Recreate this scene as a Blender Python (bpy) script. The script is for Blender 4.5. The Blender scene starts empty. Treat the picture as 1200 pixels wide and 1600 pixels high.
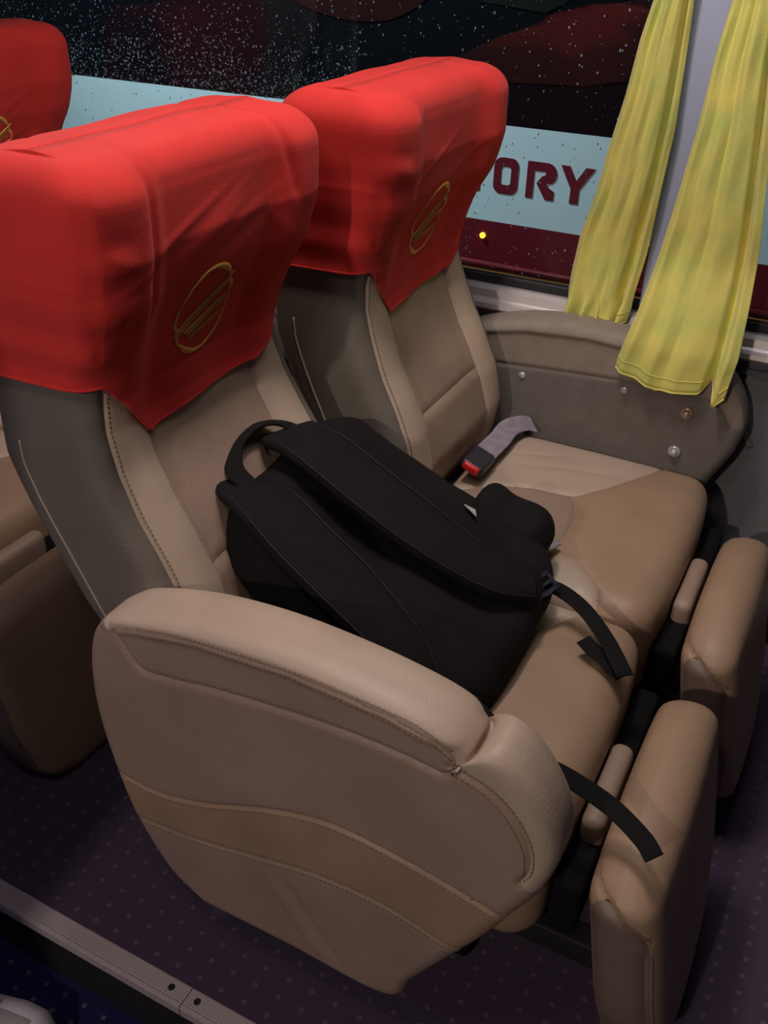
import bpy, bmesh, math, random
import numpy as np
from mathutils import Vector, Matrix

random.seed(7)
rng = np.random.default_rng(7)
SC = bpy.context.scene
COL = SC.collection

# ------------------------------------------------------------------ camera
F_PX = 1473.26
cam_d = bpy.data.cameras.new('camera')
cam = bpy.data.objects.new('camera', cam_d)
COL.objects.link(cam)
cam_d.sensor_fit = 'VERTICAL'
cam_d.sensor_height = 24.0
cam_d.lens = F_PX / 1600.0 * 24.0
cam_d.clip_start = 0.02
R_, D_, F_ = ((0.8862031, 0.4628943, 0.0193114), (0.2653639, -0.4729841, -0.8401595), (-0.3797710, 0.7496765, -0.5419955))
cam.matrix_world = Matrix(((R_[0], -D_[0], -F_[0], 0.6721), (R_[1], -D_[1], -F_[1], -0.6407),
                           (R_[2], -D_[2], -F_[2], 1.3535), (0, 0, 0, 1)))
SC.camera = cam

# ------------------------------------------------------------------ world, lamps, exposure
SC.view_settings.view_transform = 'Standard'
SC.view_settings.look = 'None'
SC.view_settings.gamma = 1.0
SC.view_settings.use_curve_mapping = False
SC.view_settings.exposure = 0.0
world = bpy.data.worlds.new('night')
SC.world = world
world.use_nodes = True
world.node_tree.nodes['Background'].inputs[0].default_value = (0.35, 0.38, 0.55, 1)
world.node_tree.nodes['Background'].inputs[1].default_value = 0.02


def area_lamp(name, loc, target, sx, sy, power, color):
    d = bpy.data.lights.new(name, 'AREA')
    d.shape = 'RECTANGLE'
    d.size, d.size_y, d.energy, d.color = sx, sy, power, color
    o = bpy.data.objects.new(name, d)
    COL.objects.link(o)
    o.location = loc
    o.rotation_euler = (Vector(target) - Vector(loc)).to_track_quat('-Z', 'Y').to_euler()
    return o


area_lamp('rack_lamp', (0.10, 0.42, 2.0), (0.12, 0.42, 0.5), 0.30, 0.12, 8.5, (1.0, 0.85, 0.77))
area_lamp('aisle_ceiling_lamp', (0.22, -0.60, 2.08), (0.0, 0.7, 0.8), 0.4, 0.2, 3.7, (1.0, 0.87, 0.82))
area_lamp('aisle_blue_lamp', (-0.6, -0.75, 1.3), (-0.2, -0.2, -0.1), 0.4, 0.1, 0.6, (0.35, 0.35, 1.0))
area_lamp('window_fill_light', (0.35, 0.72, 2.08), (0.35, 1.2, 1.0), 0.5, 0.06, 4.0, (0.95, 0.92, 1.0))  # added fill that brightens the curtains and window pillar
# added light outside the opposite windows, to throw a pillar shadow on the floor
area_lamp('floor_shadow_light', (0.05, -3.5, 2.6), (0.2, 0.0, 0.4), 0.10, 0.10, 40.0, (1.0, 0.83, 0.75))
depot_d = bpy.data.lights.new('depot_lamp', 'POINT')
depot_d.energy, depot_d.color, depot_d.shadow_soft_size = 290.0, (0.74, 0.93, 1.0), 0.12
depot = bpy.data.objects.new('depot_lamp', depot_d)
COL.objects.link(depot)
depot.location = (-1.9, 1.75, 2.6)


# ------------------------------------------------------------------ materials
def mat(name, col, rough=0.6, bump=0.0, scale=60.0, metal=0.0, var=0.0, vscale=8.0, spec=0.5, sheen=0.0, detail=6.0, dist=0.002):
    m = bpy.data.materials.new(name)
    m.use_nodes = True
    nt = m.node_tree
    p = nt.nodes['Principled BSDF']
    p.inputs['Base Color'].default_value = (*col, 1)
    p.inputs['Roughness'].default_value = rough
    p.inputs['Metallic'].default_value = metal
    p.inputs['Specular IOR Level'].default_value = spec
    if sheen:
        p.inputs['Sheen Weight'].default_value = sheen
    tc = nt.nodes.new('ShaderNodeTexCoord')
    if bump > 0:
        n = nt.nodes.new('ShaderNodeTexNoise')
        n.inputs['Scale'].default_value = scale
        n.inputs['Detail'].default_value = detail
        b = nt.nodes.new('ShaderNodeBump')
        b.inputs['Strength'].default_value = bump
        b.inputs['Distance'].default_value = dist
        nt.links.new(tc.outputs['Object'], n.inputs['Vector'])
        nt.links.new(n.outputs['Fac'], b.inputs['Height'])
        nt.links.new(b.outputs['Normal'], p.inputs['Normal'])
    if var > 0:
        n2 = nt.nodes.new('ShaderNodeTexNoise')
        n2.inputs['Scale'].default_value = vscale
        n2.inputs['Detail'].default_value = 5
        r = nt.nodes.new('ShaderNodeMapRange')
        r.inputs[1].default_value = 0.25
        r.inputs[2].default_value = 0.75
        r.inputs[3].default_value = 1 - var
        r.inputs[4].default_value = 1 + var
        mx = nt.nodes.new('ShaderNodeMix')
        mx.data_type = 'RGBA'
        mx.blend_type = 'MULTIPLY'
        mx.inputs[0].default_value = 1
        mx.inputs[6].default_value = (*col, 1)
        nt.links.new(tc.outputs['Object'], n2.inputs['Vector'])
        nt.links.new(n2.outputs['Fac'], r.inputs[0])
        nt.links.new(r.outputs[0], mx.inputs[7])
        nt.links.new(mx.outputs[2], p.inputs['Base Color'])
    return m


M = {}
M['cream'] = mat('cream_leather', (0.48, 0.37, 0.285), 0.5, 0.25, 220, var=0.10, vscale=9)
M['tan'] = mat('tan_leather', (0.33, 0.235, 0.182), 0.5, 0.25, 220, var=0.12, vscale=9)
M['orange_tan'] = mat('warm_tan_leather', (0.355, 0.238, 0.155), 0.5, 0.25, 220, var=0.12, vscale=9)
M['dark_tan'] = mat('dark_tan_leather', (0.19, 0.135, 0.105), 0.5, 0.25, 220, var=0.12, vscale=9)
M['grey'] = mat('grey_leather', (0.155, 0.138, 0.112), 0.5, 0.25, 220, var=0.12, vscale=9)
M['dark_cloth'] = mat('dark_cloth', (0.007, 0.006, 0.007), 0.95, 0.3, 300, spec=0.15)
M['thread'] = mat('thread', (0.30, 0.20, 0.13), 0.8)
M['taupe'] = mat('taupe_textile', (0.27, 0.225, 0.18), 0.8, 0.35, 500, var=0.1, vscale=40)
M['grey_panel'] = mat('grey_textile', (0.16, 0.145, 0.125), 0.85, 0.35, 500, var=0.1, vscale=40)
M['red'] = mat('red_cotton', (0.66, 0.040, 0.034), 0.85, 0.25, 700, var=0.08, vscale=14, sheen=0.05, spec=0.2)
M['gold'] = mat('gold_thread', (0.85, 0.46, 0.09), 0.55, 0.4, 900)
M['gold_dull'] = mat('dull_gold_thread', (0.42, 0.20, 0.03), 0.7, 0.5, 900, var=0.3, vscale=90)
M['black'] = mat('black_nylon', (0.0085, 0.0068, 0.0080), 0.85, 0.5, 500, var=0.25, vscale=30, spec=0.2)
M['black_web'] = mat('black_webbing', (0.006, 0.005, 0.006), 0.8, 0.5, 700, spec=0.2)
M['black_edge'] = mat('black_edging', (0.013, 0.011, 0.011), 0.7, spec=0.3)
M['steel'] = mat('dark_steel', (0.012, 0.012, 0.013), 0.7, metal=0.2)
M['plastic_clear'] = mat('knob_plastic', (0.55, 0.55, 0.58), 0.2, metal=0.3)
M['bronze'] = mat('knob_bronze', (0.50, 0.38, 0.28), 0.25, metal=0.5)
M['plastic_black'] = mat('black_plastic', (0.025, 0.025, 0.04), 0.35)
M['red_plastic'] = mat('red_plastic', (0.75, 0.02, 0.02), 0.35)
M['web_grey'] = mat('lilac_grey_webbing', (0.30, 0.26, 0.31), 0.75, 0.5, 400, var=0.25, vscale=60)
M['label_white'] = mat('pale_label', (0.55, 0.53, 0.55), 0.6)
M['sill'] = mat('anodised_sill', (0.62, 0.57, 0.56), 0.4, 0.08, 200, metal=0.4)
M['rubber'] = mat('black_rubber', (0.016, 0.016, 0.020), 0.6)
M['sill_low'] = mat('slate_plastic', (0.10, 0.10, 0.12), 0.5)
M['wall'] = mat('grey_wall_carpet', (0.17, 0.175, 0.18), 0.95, 0.4, 500, var=0.12, vscale=60)
M['pillar'] = mat('pillar_plastic', (0.46, 0.50, 0.66), 0.6, 0.1, 300)
M['ceiling'] = mat('ceiling_panel', (0.30, 0.30, 0.33), 0.8)
M['white_paint'] = mat('white_coach_paint', (0.66, 0.78, 0.82), 0.45, var=0.04, vscale=3)
M['maroon'] = mat('maroon_coach_paint', (0.16, 0.010, 0.018), 0.3)
M['maroon_text'] = mat('maroon_lettering', (0.17, 0.010, 0.022), 0.4)
M['orange_line'] = mat('orange_stripe', (0.40, 0.14, 0.04), 0.7, spec=0.1)
M['coach_glass'] = mat('dark_coach_glass', (0.004, 0.004, 0.006), 0.35, spec=0.12)
M['red_shape'] = mat('dark_red_shape', (0.022, 0.004, 0.004), 0.35, spec=0.3)
M['green_shape'] = mat('dark_green_shape', (0.007, 0.010, 0.006), 0.35, spec=0.3)
M['asphalt'] = mat('wet_asphalt', (0.015, 0.015, 0.017), 0.4, 0.4, 40)
M['shoe_white'] = mat('white_shoe_leather', (0.62, 0.60, 0.64), 0.55, 0.2, 200)
M['shoe_grey'] = mat('grey_shoe_mesh', (0.33, 0.32, 0.33), 0.8, 0.4, 400)
M['shoe_sole'] = mat('pale_sole', (0.5, 0.5, 0.52), 0.6)


def curtain_mat():
    m = mat('yellow_curtain_cloth', (0.66, 0.56, 0.11), 0.85, 0.35, 350, sheen=0.2)
    nt = m.node_tree
    p = nt.nodes['Principled BSDF']
    tc = nt.nodes.new('ShaderNodeTexCoord')
    n = nt.nodes.new('ShaderNodeTexNoise')
    n.inputs['Scale'].default_value = 11
    n.inputs['Detail'].default_value = 3
    r = nt.nodes.new('ShaderNodeValToRGB')
    r.color_ramp.elements[0].position = 0.35
    r.color_ramp.elements[0].color = (0.64, 0.68, 0.17, 1)
    r.color_ramp.elements[1].position = 0.65
    r.color_ramp.elements[1].color = (0.86, 0.75, 0.18, 1)
    nt.links.new(tc.outputs['Object'], n.inputs['Vector'])
    nt.links.new(n.outputs['Fac'], r.inputs['Fac'])
    nt.links.new(r.outputs['Color'], p.inputs['Base Color'])
    return m


M['curtain'] = curtain_mat()


def carpet_mat(name, base, base2):
    m = bpy.data.materials.new(name)
    m.use_nodes = True
    nt = m.node_tree
    p = nt.nodes['Principled BSDF']
    p.inputs['Roughness'].default_value = 1.0
    p.inputs['Specular IOR Level'].default_value = 0.1
    geo = nt.nodes.new('ShaderNodeNewGeometry')
    sep = nt.nodes.new('ShaderNodeSeparateXYZ')
    nt.links.new(geo.outputs['Position'], sep.inputs[0])

    def mth(op, a, b=None, c=None):
        n = nt.nodes.new('ShaderNodeMath')
        n.operation = op
        for i, x in enumerate((a, b, c)):
            if x is None:
                continue
            if isinstance(x, (int, float)):
                n.inputs[i].default_value = x
            else:
                nt.links.new(x, n.inputs[i])
        return n.outputs[0]

    def lattice(ox, oy):
        fx = mth('SUBTRACT', mth('FRACT', mth('ADD', mth('DIVIDE', sep.outputs[0], 0.04), ox)), 0.5)
        fy = mth('SUBTRACT', mth('FRACT', mth('ADD', mth('DIVIDE', sep.outputs[1], 0.03), oy)), 0.5)
        dx = mth('MULTIPLY', fx, 0.04)
        dy = mth('MULTIPLY', fy, 0.03)
        return mth('SQRT', mth('ADD', mth('MULTIPLY', dx, dx), mth('MULTIPLY', dy, dy)))
    d = lattice(0.575, 0.867)
    n = nt.nodes.new('ShaderNodeTexNoise')
    n.inputs['Scale'].default_value = 450
    n.inputs['Detail'].default_value = 4
    nt.links.new(geo.outputs['Position'], n.inputs['Vector'])
    dd = mth('ADD', d, mth('MULTIPLY', mth('SUBTRACT', n.outputs['Fac'], 0.5), 0.003))
    mask = mth('MULTIPLY', mth('LESS_THAN', dd, 0.0040), 0.75)
    mx = nt.nodes.new('ShaderNodeMix')
    mx.data_type = 'RGBA'
    mx.inputs[6].default_value = (*base, 1)
    mx.inputs[7].default_value = (*base2, 1)
    nt.links.new(n.outputs['Fac'], mx.inputs[0])
    mx2 = nt.nodes.new('ShaderNodeMix')
    mx2.data_type = 'RGBA'
    mx2.inputs[7].default_value = (0.17, 0.13, 0.16, 1)
    nt.links.new(mask, mx2.inputs[0])
    nt.links.new(mx.outputs[2], mx2.inputs[6])
    nt.links.new(mx2.outputs[2], p.inputs['Base Color'])
    b = nt.nodes.new('ShaderNodeBump')
    b.inputs['Strength'].default_value = 0.8
    b.inputs['Distance'].default_value = 0.003
    nt.links.new(n.outputs['Fac'], b.inputs['Height'])
    nt.links.new(b.outputs['Normal'], p.inputs['Normal'])
    return m


M['carpet'] = carpet_mat('dotted_plum_carpet', (0.062, 0.043, 0.074), (0.105, 0.074, 0.120))
M['carpet_aisle'] = carpet_mat('dotted_blue_lit_carpet', (0.016, 0.014, 0.060), (0.028, 0.024, 0.10))  # same carpet, with the blue aisle light put into its colour


def ribbed_mat():
    m = mat('ribbed_aluminium', (0.52, 0.45, 0.45), 0.4, metal=0.35)
    nt = m.node_tree
    p = nt.nodes['Principled BSDF']
    tc = nt.nodes.new('ShaderNodeTexCoord')
    n = nt.nodes.new('ShaderNodeTexNoise')
    n.inputs['Scale'].default_value = 1
    mp = nt.nodes.new('ShaderNodeMapping')
    mp.inputs['Scale'].default_value = (8, 500, 8)
    r = nt.nodes.new('ShaderNodeMapRange')
    r.inputs[3].default_value = 0.45
    r.inputs[4].default_value = 0.75
    nt.links.new(tc.outputs['Object'], mp.inputs[0])
    nt.links.new(mp.outputs[0], n.inputs['Vector'])
    nt.links.new(n.outputs['Fac'], r.inputs[0])
    nt.links.new(r.outputs[0], p.inputs['Roughness'])
    return m


M['strip'] = ribbed_mat()


def glass_mat(name, ior):
    m = bpy.data.materials.new(name)
    m.use_nodes = True
    nt = m.node_tree
    nt.nodes.clear()
    out = nt.nodes.new('ShaderNodeOutputMaterial')
    tr = nt.nodes.new('ShaderNodeBsdfTransparent')
    tr.inputs[0].default_value = (0.93, 0.97, 0.97, 1)
    gl = nt.nodes.new('ShaderNodeBsdfGlossy')
    gl.inputs['Roughness'].default_value = 0.02
    fr = nt.nodes.new('ShaderNodeFresnel')
    fr.inputs[0].default_value = ior
    mx = nt.nodes.new('ShaderNodeMixShader')
    nt.links.new(fr.outputs[0], mx.inputs[0])
    nt.links.new(tr.outputs[0], mx.inputs[1])
    nt.links.new(gl.outputs[0], mx.inputs[2])
    nt.links.new(mx.outputs[0], out.inputs[0])
    return m


M['pane'] = glass_mat('window_glass', 1.35)
M['drop'] = bpy.data.materials.new('rain_water')
M['drop'].use_nodes = True
_p = M['drop'].node_tree.nodes['Principled BSDF']
_p.inputs['Base Color'].default_value = (0.9, 0.95, 1, 1)
_p.inputs['Roughness'].default_value = 0.05
_p.inputs['IOR'].default_value = 1.33
_p.inputs['Transmission Weight'].default_value = 0.5
M['amber'] = bpy.data.materials.new('amber_lamp')
M['amber'].use_nodes = True
_p = M['amber'].node_tree.nodes['Principled BSDF']
_p.inputs['Base Color'].default_value = (0.9, 0.5, 0.02, 1)
_p.inputs['Emission Color'].default_value = (1.0, 0.66, 0.03, 1)
_p.inputs['Emission Strength'].default_value = 2.5


# ------------------------------------------------------------------ object helpers
def tag(o, label=None, cat=None, group=None, kind=None):
    if label:
        o['label'] = label
    if cat:
        o['category'] = cat
    if group:
        o['group'] = group
    if kind:
        o['kind'] = kind
    return o


def thing(name, label, cat, loc=(0, 0, 0), group=None):
    o = bpy.data.objects.new(name, None)
    COL.objects.link(o)
    o.location = loc
    o.empty_display_size = 0.05
    return tag(o, label, cat, group)


def mk(name, verts, faces, material, parent=None, smooth=True, weld=True, label=None, recalc=True):
    """link verts (world space) and faces as one mesh object under parent"""
    v = np.asarray(verts, float)
    off = np.zeros(3)
    p = parent
    while p is not None:
        off = off + np.array(p.location)
        p = p.parent
    me = bpy.data.meshes.new(name)
    me.from_pydata([tuple(a) for a in (v - off)], [], [tuple(int(i) for i in f) for f in faces])
    if weld:
        bm = bmesh.new()
        bm.from_mesh(me)
        bmesh.ops.remove_doubles(bm, verts=bm.verts, dist=2e-5)
        if recalc:
            bmesh.ops.recalc_face_normals(bm, faces=bm.faces)
        bm.to_mesh(me)
        bm.free()
    me.polygons.foreach_set('use_smooth', [smooth] * len(me.polygons))
    me.materials.append(material)
    o = bpy.data.objects.new(name, me)
    COL.objects.link(o)
    if parent is not None:
        o.parent = parent
    if label:
        o['label'] = label
    return o


class Geo:
    """verts + faces collector"""

    def __init__(self):
        self.v = []
        self.f = []

    def add(self, v, f):
        n = len(self.v)
        self.v += [tuple(a) for a in v]
        self.f += [tuple(i + n for i in q) for q in f]
        return self

    def box(self, lo, hi):
        x0, y0, z0 = lo
        x1, y1, z1 = hi
        v = [(x0, y0, z0), (x1, y0, z0), (x1, y1, z0), (x0, y1, z0), (x0, y0, z1), (x1, y0, z1), (x1, y1, z1), (x0, y1, z1)]
        f = [(0, 3, 2, 1), (4, 5, 6, 7), (0, 1, 5, 4), (1, 2, 6, 5), (2, 3, 7, 6), (3, 0, 4, 7)]
        return self.add(v, f)

    def mk(self, name, m, parent=None, smooth=False, label=None):
        return mk(name, self.v, self.f, m, parent, smooth, True, label)


def box(name, lo, hi, m, parent=None, bev=0.0, label=None):
    o = Geo().box(lo, hi).mk(name, m, parent, False, label)
    if bev:
        bm = bmesh.new()
        bm.from_mesh(o.data)
        bmesh.ops.bevel(bm, geom=bm.edges[:], offset=bev, segments=3, affect='EDGES', profile=0.5)
        bm.to_mesh(o.data)
        bm.free()
        o.data.polygons.foreach_set('use_smooth', [True] * len(o.data.polygons))
    return o


def grid_faces(nu, nv):
    i = np.arange(nu - 1)[:, None] * nv + np.arange(nv - 1)[None, :]
    return np.stack([i, i + nv, i + nv + 1, i + 1], -1).reshape(-1, 4)


def rbox(h, r, n):
    """rounded box of half sizes h, radius r; n = cells per axis. returns verts, faces, cube coords"""
    V, Fc, Q = [], [], []
    off = 0
    h = np.array(h, float)

    def axis(k):
        # finer at the rounded edge
        t = np.linspace(-1, 1, n[k] + 1)
        e = min(0.95, r / h[k])
        core = np.linspace(-1 + e, 1 - e, max(2, n[k] - 9))
        edge = 1 - e + e * np.sin(np.linspace(0, np.pi / 2, 6)[1:])
        return np.concatenate([-edge[::-1], core, edge])
    for a in range(3):
        b, c = (a + 1) % 3, (a + 2) % 3
        tb, tc_ = axis(b), axis(c)
        for s in (-1, 1):
            B, Cc = np.meshgrid(tb, tc_, indexing='ij')
            q = np.zeros(B.shape + (3,))
            q[..., a] = s
            q[..., b] = B
            q[..., c] = Cc
            q = q.reshape(-1, 3)
            p = q * h
            inn = np.clip(p, -(h - r), h - r)
            d = p - inn
            ln = np.linalg.norm(d, axis=1, keepdims=True)
            V.append(inn + d / np.maximum(ln, 1e-9) * r)
            Q.append(q)
            f = grid_faces(len(tb), len(tc_)) + off
            if s < 0:
                f = f[:, ::-1]
            Fc.append(f)
            off += len(q)
    return np.concatenate(V), np.concatenate(Fc), np.concatenate(Q)


def vert_normals(V, Fc):
    a = V[Fc[:, 2]] - V[Fc[:, 0]]
    b = V[Fc[:, 3]] - V[Fc[:, 1]]
    fn = np.cross(a, b)
    N = np.zeros_like(V)
    for k in range(4):
        np.add.at(N, Fc[:, k], fn)
    # share normals between coincident verts
    key = np.round(V * 2e4).astype(np.int64)
    _, inv = np.unique(key, axis=0, return_inverse=True)
    inv = inv.ravel()
    S = np.zeros((inv.max() + 1, 3))
    np.add.at(S, inv, N)
    N = S[inv]
    return N / np.maximum(np.linalg.norm(N, axis=1, keepdims=True), 1e-12)


def nearest(V, S):
    out_d = np.full(len(V), 1e9)
    out_i = np.zeros(len(V), int)
    for k in range(0, len(V), 4000):
        d = ((V[k:k + 4000, None, :] - S[None]) ** 2).sum(-1)
        j = d.argmin(1)
        out_i[k:k + 4000] = j
        out_d[k:k + 4000] = np.sqrt(d[np.arange(len(j)), j])
    return out_d, out_i


def dense(pts, step=0.0025):
    pts = np.asarray(pts, float)
    o = []
    for a, b in zip(pts[:-1], pts[1:]):
        k = max(1, int(np.linalg.norm(b - a) / step))
        o.append(a + (b - a) * np.linspace(0, 1, k, endpoint=False)[:, None])
    o.append(pts[-1:])
    return np.concatenate(o)


def spline(pts, n=12):
    """catmull-rom through pts"""
    P = np.asarray(pts, float)
    P = np.vstack([2 * P[0] - P[1], P, 2 * P[-1] - P[-2]])
    o = []
    for i in range(1, len(P) - 2):
        t = np.linspace(0, 1, n, endpoint=False)[:, None]
        a, b, c, d = P[i - 1], P[i], P[i + 1], P[i + 2]
        o.append(0.5 * (2 * b + (c - a) * t + (2 * a - 5 * b + 4 * c - d) * t ** 2 + (3 * b - a - 3 * c + d) * t ** 3))
    o.append(P[-2][None])
    return np.concatenate(o)


def seam_split(V, Fc, fid, seams, depth=0.004, width=0.004, snap=0.006, N=None):
    """snap region borders to the seams, press a groove along every seam"""
    V = V.copy()
    a, b, c = V[Fc[:, 0]], V[Fc[:, 1]], V[Fc[:, 2]]
    if (np.cross(a - V.mean(0), b - V.mean(0)) * (c - V.mean(0))).sum() < 0:
        Fc = Fc[:, ::-1]
    if N is None:
        N = vert_normals(V, Fc)
    if seams:
        S = np.concatenate([dense(s) for s in seams])
        key = np.round(V * 2e4).astype(np.int64)
        _, inv = np.unique(key, axis=0, return_inverse=True)
        inv = inv.ravel()
        mn = np.full(inv.max() + 1, 10 ** 6)
        mx = np.full(inv.max() + 1, -1)
        for k in range(4):
            np.minimum.at(mn, inv[Fc[:, k]], fid)
            np.maximum.at(mx, inv[Fc[:, k]], fid)
        border = (mn != mx)[inv]
        d, j = nearest(V, S)
        mv = border & (d < snap)
        V[mv] = S[j[mv]]
        d, j = nearest(V, S)
        V -= N * (depth * np.exp(-(d / width) ** 2))[:, None]
    out = {}
    for k in np.unique(fid):
        f = Fc[fid == k]
        used, inv2 = np.unique(f, return_inverse=True)
        out[int(k)] = (V[used], inv2.reshape(-1, 4))
    return out


def tube(path, r, seg=8, closed=False):
    P = np.asarray(path, float)
    n = len(P)
    T = np.gradient(P, axis=0)
    if closed:
        T = np.roll(P, -1, 0) - np.roll(P, 1, 0)
    T /= np.maximum(np.linalg.norm(T, axis=1, keepdims=True), 1e-9)
    up = np.array([0, 0, 1.0]) if abs(T[0][2]) < 0.9 else np.array([1.0, 0, 0])
    V = []
    a = np.cross(up, T[0])
    for i in range(n):
        a = a - T[i] * (a @ T[i])
        a /= max(np.linalg.norm(a), 1e-9)
        b = np.cross(T[i], a)
        rr = r[i] if hasattr(r, '__len__') else r
        for k in range(seg):
            w = 2 * np.pi * k / seg
            V.append(P[i] + rr * (np.cos(w) * a + np.sin(w) * b))
    Fq = []
    for i in range(n if closed else n - 1):
        i2 = (i + 1) % n
        for k in range(seg):
            Fq.append((i * seg + k, i * seg + (k + 1) % seg, i2 * seg + (k + 1) % seg, i2 * seg + k))
    if not closed:
        Fq.append(tuple(range(seg))[::-1])
        Fq.append(tuple((n - 1) * seg + k for k in range(seg)))
    return V, Fq


def ribbon(path, normals, width, thick, crown=0.0):
    """flat strap of given width and thickness along path; normals per point"""
    P = np.asarray(path, float)
    Nn = np.asarray(normals, float)
    T = np.gradient(P, axis=0)
    T /= np.linalg.norm(T, axis=1, keepdims=True)
    Sd = np.cross(T, Nn)
    Sd /= np.linalg.norm(Sd, axis=1, keepdims=True)
    Nn = np.cross(Sd, T)
    w = np.broadcast_to(np.asarray(width, float), (len(P),)) / 2
    t = thick / 2
    prof = [(-1, 0), (-0.96, 0.7), (-0.85, 1), (-0.4, 1), (0, 1), (0.4, 1), (0.85, 1), (0.96, 0.7), (1, 0),
            (0.96, -0.7), (0.85, -1), (0, -1), (-0.85, -1), (-0.96, -0.7)]
    K = len(prof)
    V = []
    for i in range(len(P)):
        for a, b in prof:
            V.append(P[i] + Sd[i] * a * w[i] + Nn[i] * (b * t + (crown * (1 - a * a) if b > 0 else 0)))
    Fq = []
    for i in range(len(P) - 1):
        for k in range(K):
            Fq.append((i * K + k, i * K + (k + 1) % K, (i + 1) * K + (k + 1) % K, (i + 1) * K + k))
    Fq.append(tuple(range(K)))
    Fq.append(tuple((len(P) - 1) * K + k for k in range(K))[::-1])
    return V, Fq


def stitches(name, lines, parent, m, r=0.0007, ln=0.0042, gap=0.0022):
    """dashes of thread along 3D lines, one mesh"""
    g = Geo()
    for L in lines:
        D = dense(L, 0.0007)
        seg = np.concatenate([[0], np.cumsum(np.linalg.norm(np.diff(D, axis=0), axis=1))])
        s = 0.0
        while s + ln < seg[-1]:
            a = np.array([np.interp(s, seg, D[:, k]) for k in range(3)])
            b = np.array([np.interp(s + ln, seg, D[:, k]) for k in range(3)])
            t = (b - a) / max(np.linalg.norm(b - a), 1e-9)
            u = np.cross(t, (0.3, 0.5, 0.8))
            u /= np.linalg.norm(u)
            w = np.cross(t, u)
            v = [p + r * q for p in (a, b) for q in (u, w, -u, -w)]
            g.add(v, [(0, 1, 5, 4), (1, 2, 6, 5), (2, 3, 7, 6), (3, 0, 4, 7)])
            s += ln + gap
    o = mk(name, g.v, g.f, m, parent, True, False)
    o['kind'] = 'stuff'
    return o


def smooth01(x):
    x = np.clip(x, 0, 1)
    return x * x * (3 - 2 * x)


# ------------------------------------------------------------------ the setting
def struct(o):
    o['kind'] = 'structure'
    return o


PX0, PX1 = -2.3, 1.6          # length of cabin built
WY = 1.20                     # window wall
struct(box('floor', (PX0, -0.062, -0.05), (PX1, WY + 0.05, 0.0), M['carpet']))
struct(box('floor', (PX0, -1.0, -0.19), (PX1, -0.078, -0.15), M['carpet_aisle']))
struct(box('trim_1', (PX0, -0.078, -0.15), (PX1, -0.062, -0.012), M['rubber']))       # riser under the nosing
for k, (a, b) in enumerate(((PX0, 0.0785), (0.0798, PX1))):
    g = Geo()
    prof = [(-0.0925, -0.020), (-0.0925, -0.003), (-0.0905, 0.0015), (-0.0868, 0.0020), (-0.0855, 0.0006)]
    y = -0.0845
    while y < -0.066:                                    # raised ribs along the nosing
        prof += [(y, 0.0006), (y + 0.0008, 0.0016), (y + 0.0018, 0.0016), (y + 0.0026, 0.0006)]
        y += 0.0030
    prof += [(-0.0640, 0.0008), (-0.0632, 0.0022), (-0.0600, 0.0022), (-0.0575, 0.0), (-0.0575, -0.002), (-0.079, -0.004), (-0.079, -0.020)]
    n = len(prof)
    v = [(x, p[0], p[1]) for x in (a, b) for p in prof]
    f = [(i, (i + 1) % n, n + (i + 1) % n, n + i) for i in range(n)] + [tuple(range(n))[::-1], tuple(range(n, 2 * n))]
    s = mk('trim_%d' % (2 + k), v, f, M['strip'], None, False)
    struct(s)
    xs = [0.0505] if k == 0 else [0.0975]
    for x in xs:
        g = Geo()
        v, f = [], []
        for (r_, z_) in ((0.0052, 0.0014), (0.0052, 0.0022), (0.0030, 0.0034), (0.0012, 0.0020)):
            v += [(x + r_ * math.cos(t), -0.0735 + r_ * math.sin(t), z_) for t in np.linspace(0, 2 * np.pi, 14)[:-1]]
        for i in range(3):
            f += [(i * 13 + j, i * 13 + (j + 1) % 13, (i + 1) * 13 + (j + 1) % 13, (i + 1) * 13 + j) for j in range(13)]
        f.append(tuple(range(39, 52)))
        mk('screw', v, f, M['steel'], s)
struct(box('wall_left', (PX0, WY, 0.0), (PX1, WY + 0.06, 0.600), M['wall']))
struct(box('ceiling', (PX0, -1.1, 2.12), (PX1, WY + 0.06, 2.16), M['ceiling']))
# unseen opposite side, added to shade the floor : low wall, window pillars, cove
struct(box('unseen_wall_right', (PX0, -1.30, -0.15), (PX1, -1.25, 0.66), M['wall']))
struct(box('unseen_wall_right', (PX0, -1.30, 1.75), (PX1, -1.25, 2.12), M['pillar']))
for a, b in ((-0.36, -0.122), (1.30, 1.42), (-1.9, -1.75)):  # first pillar is sized and placed to cast the floor shadow edge
    struct(box('trim_8', (a, -1.30, 0.66), (b, -1.25, 1.75), M['pillar']))
# heater duct along the foot of the wall with its pale edge
struct(box('baseboard_left', (PX0, WY - 0.030, 0.0), (PX1, WY - 0.0005, 0.120), M['rubber'], bev=0.004))
g = Geo()
for z0, z1, y0 in ((0.121, 0.137, WY - 0.034), (0.138, 0.150, WY - 0.030), (0.151, 0.176, WY - 0.026)):
    g.box((PX0, y0, z0), (PX1, WY - 0.0005, z1))
struct(g.mk('trim_4', M['sill']))
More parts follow.
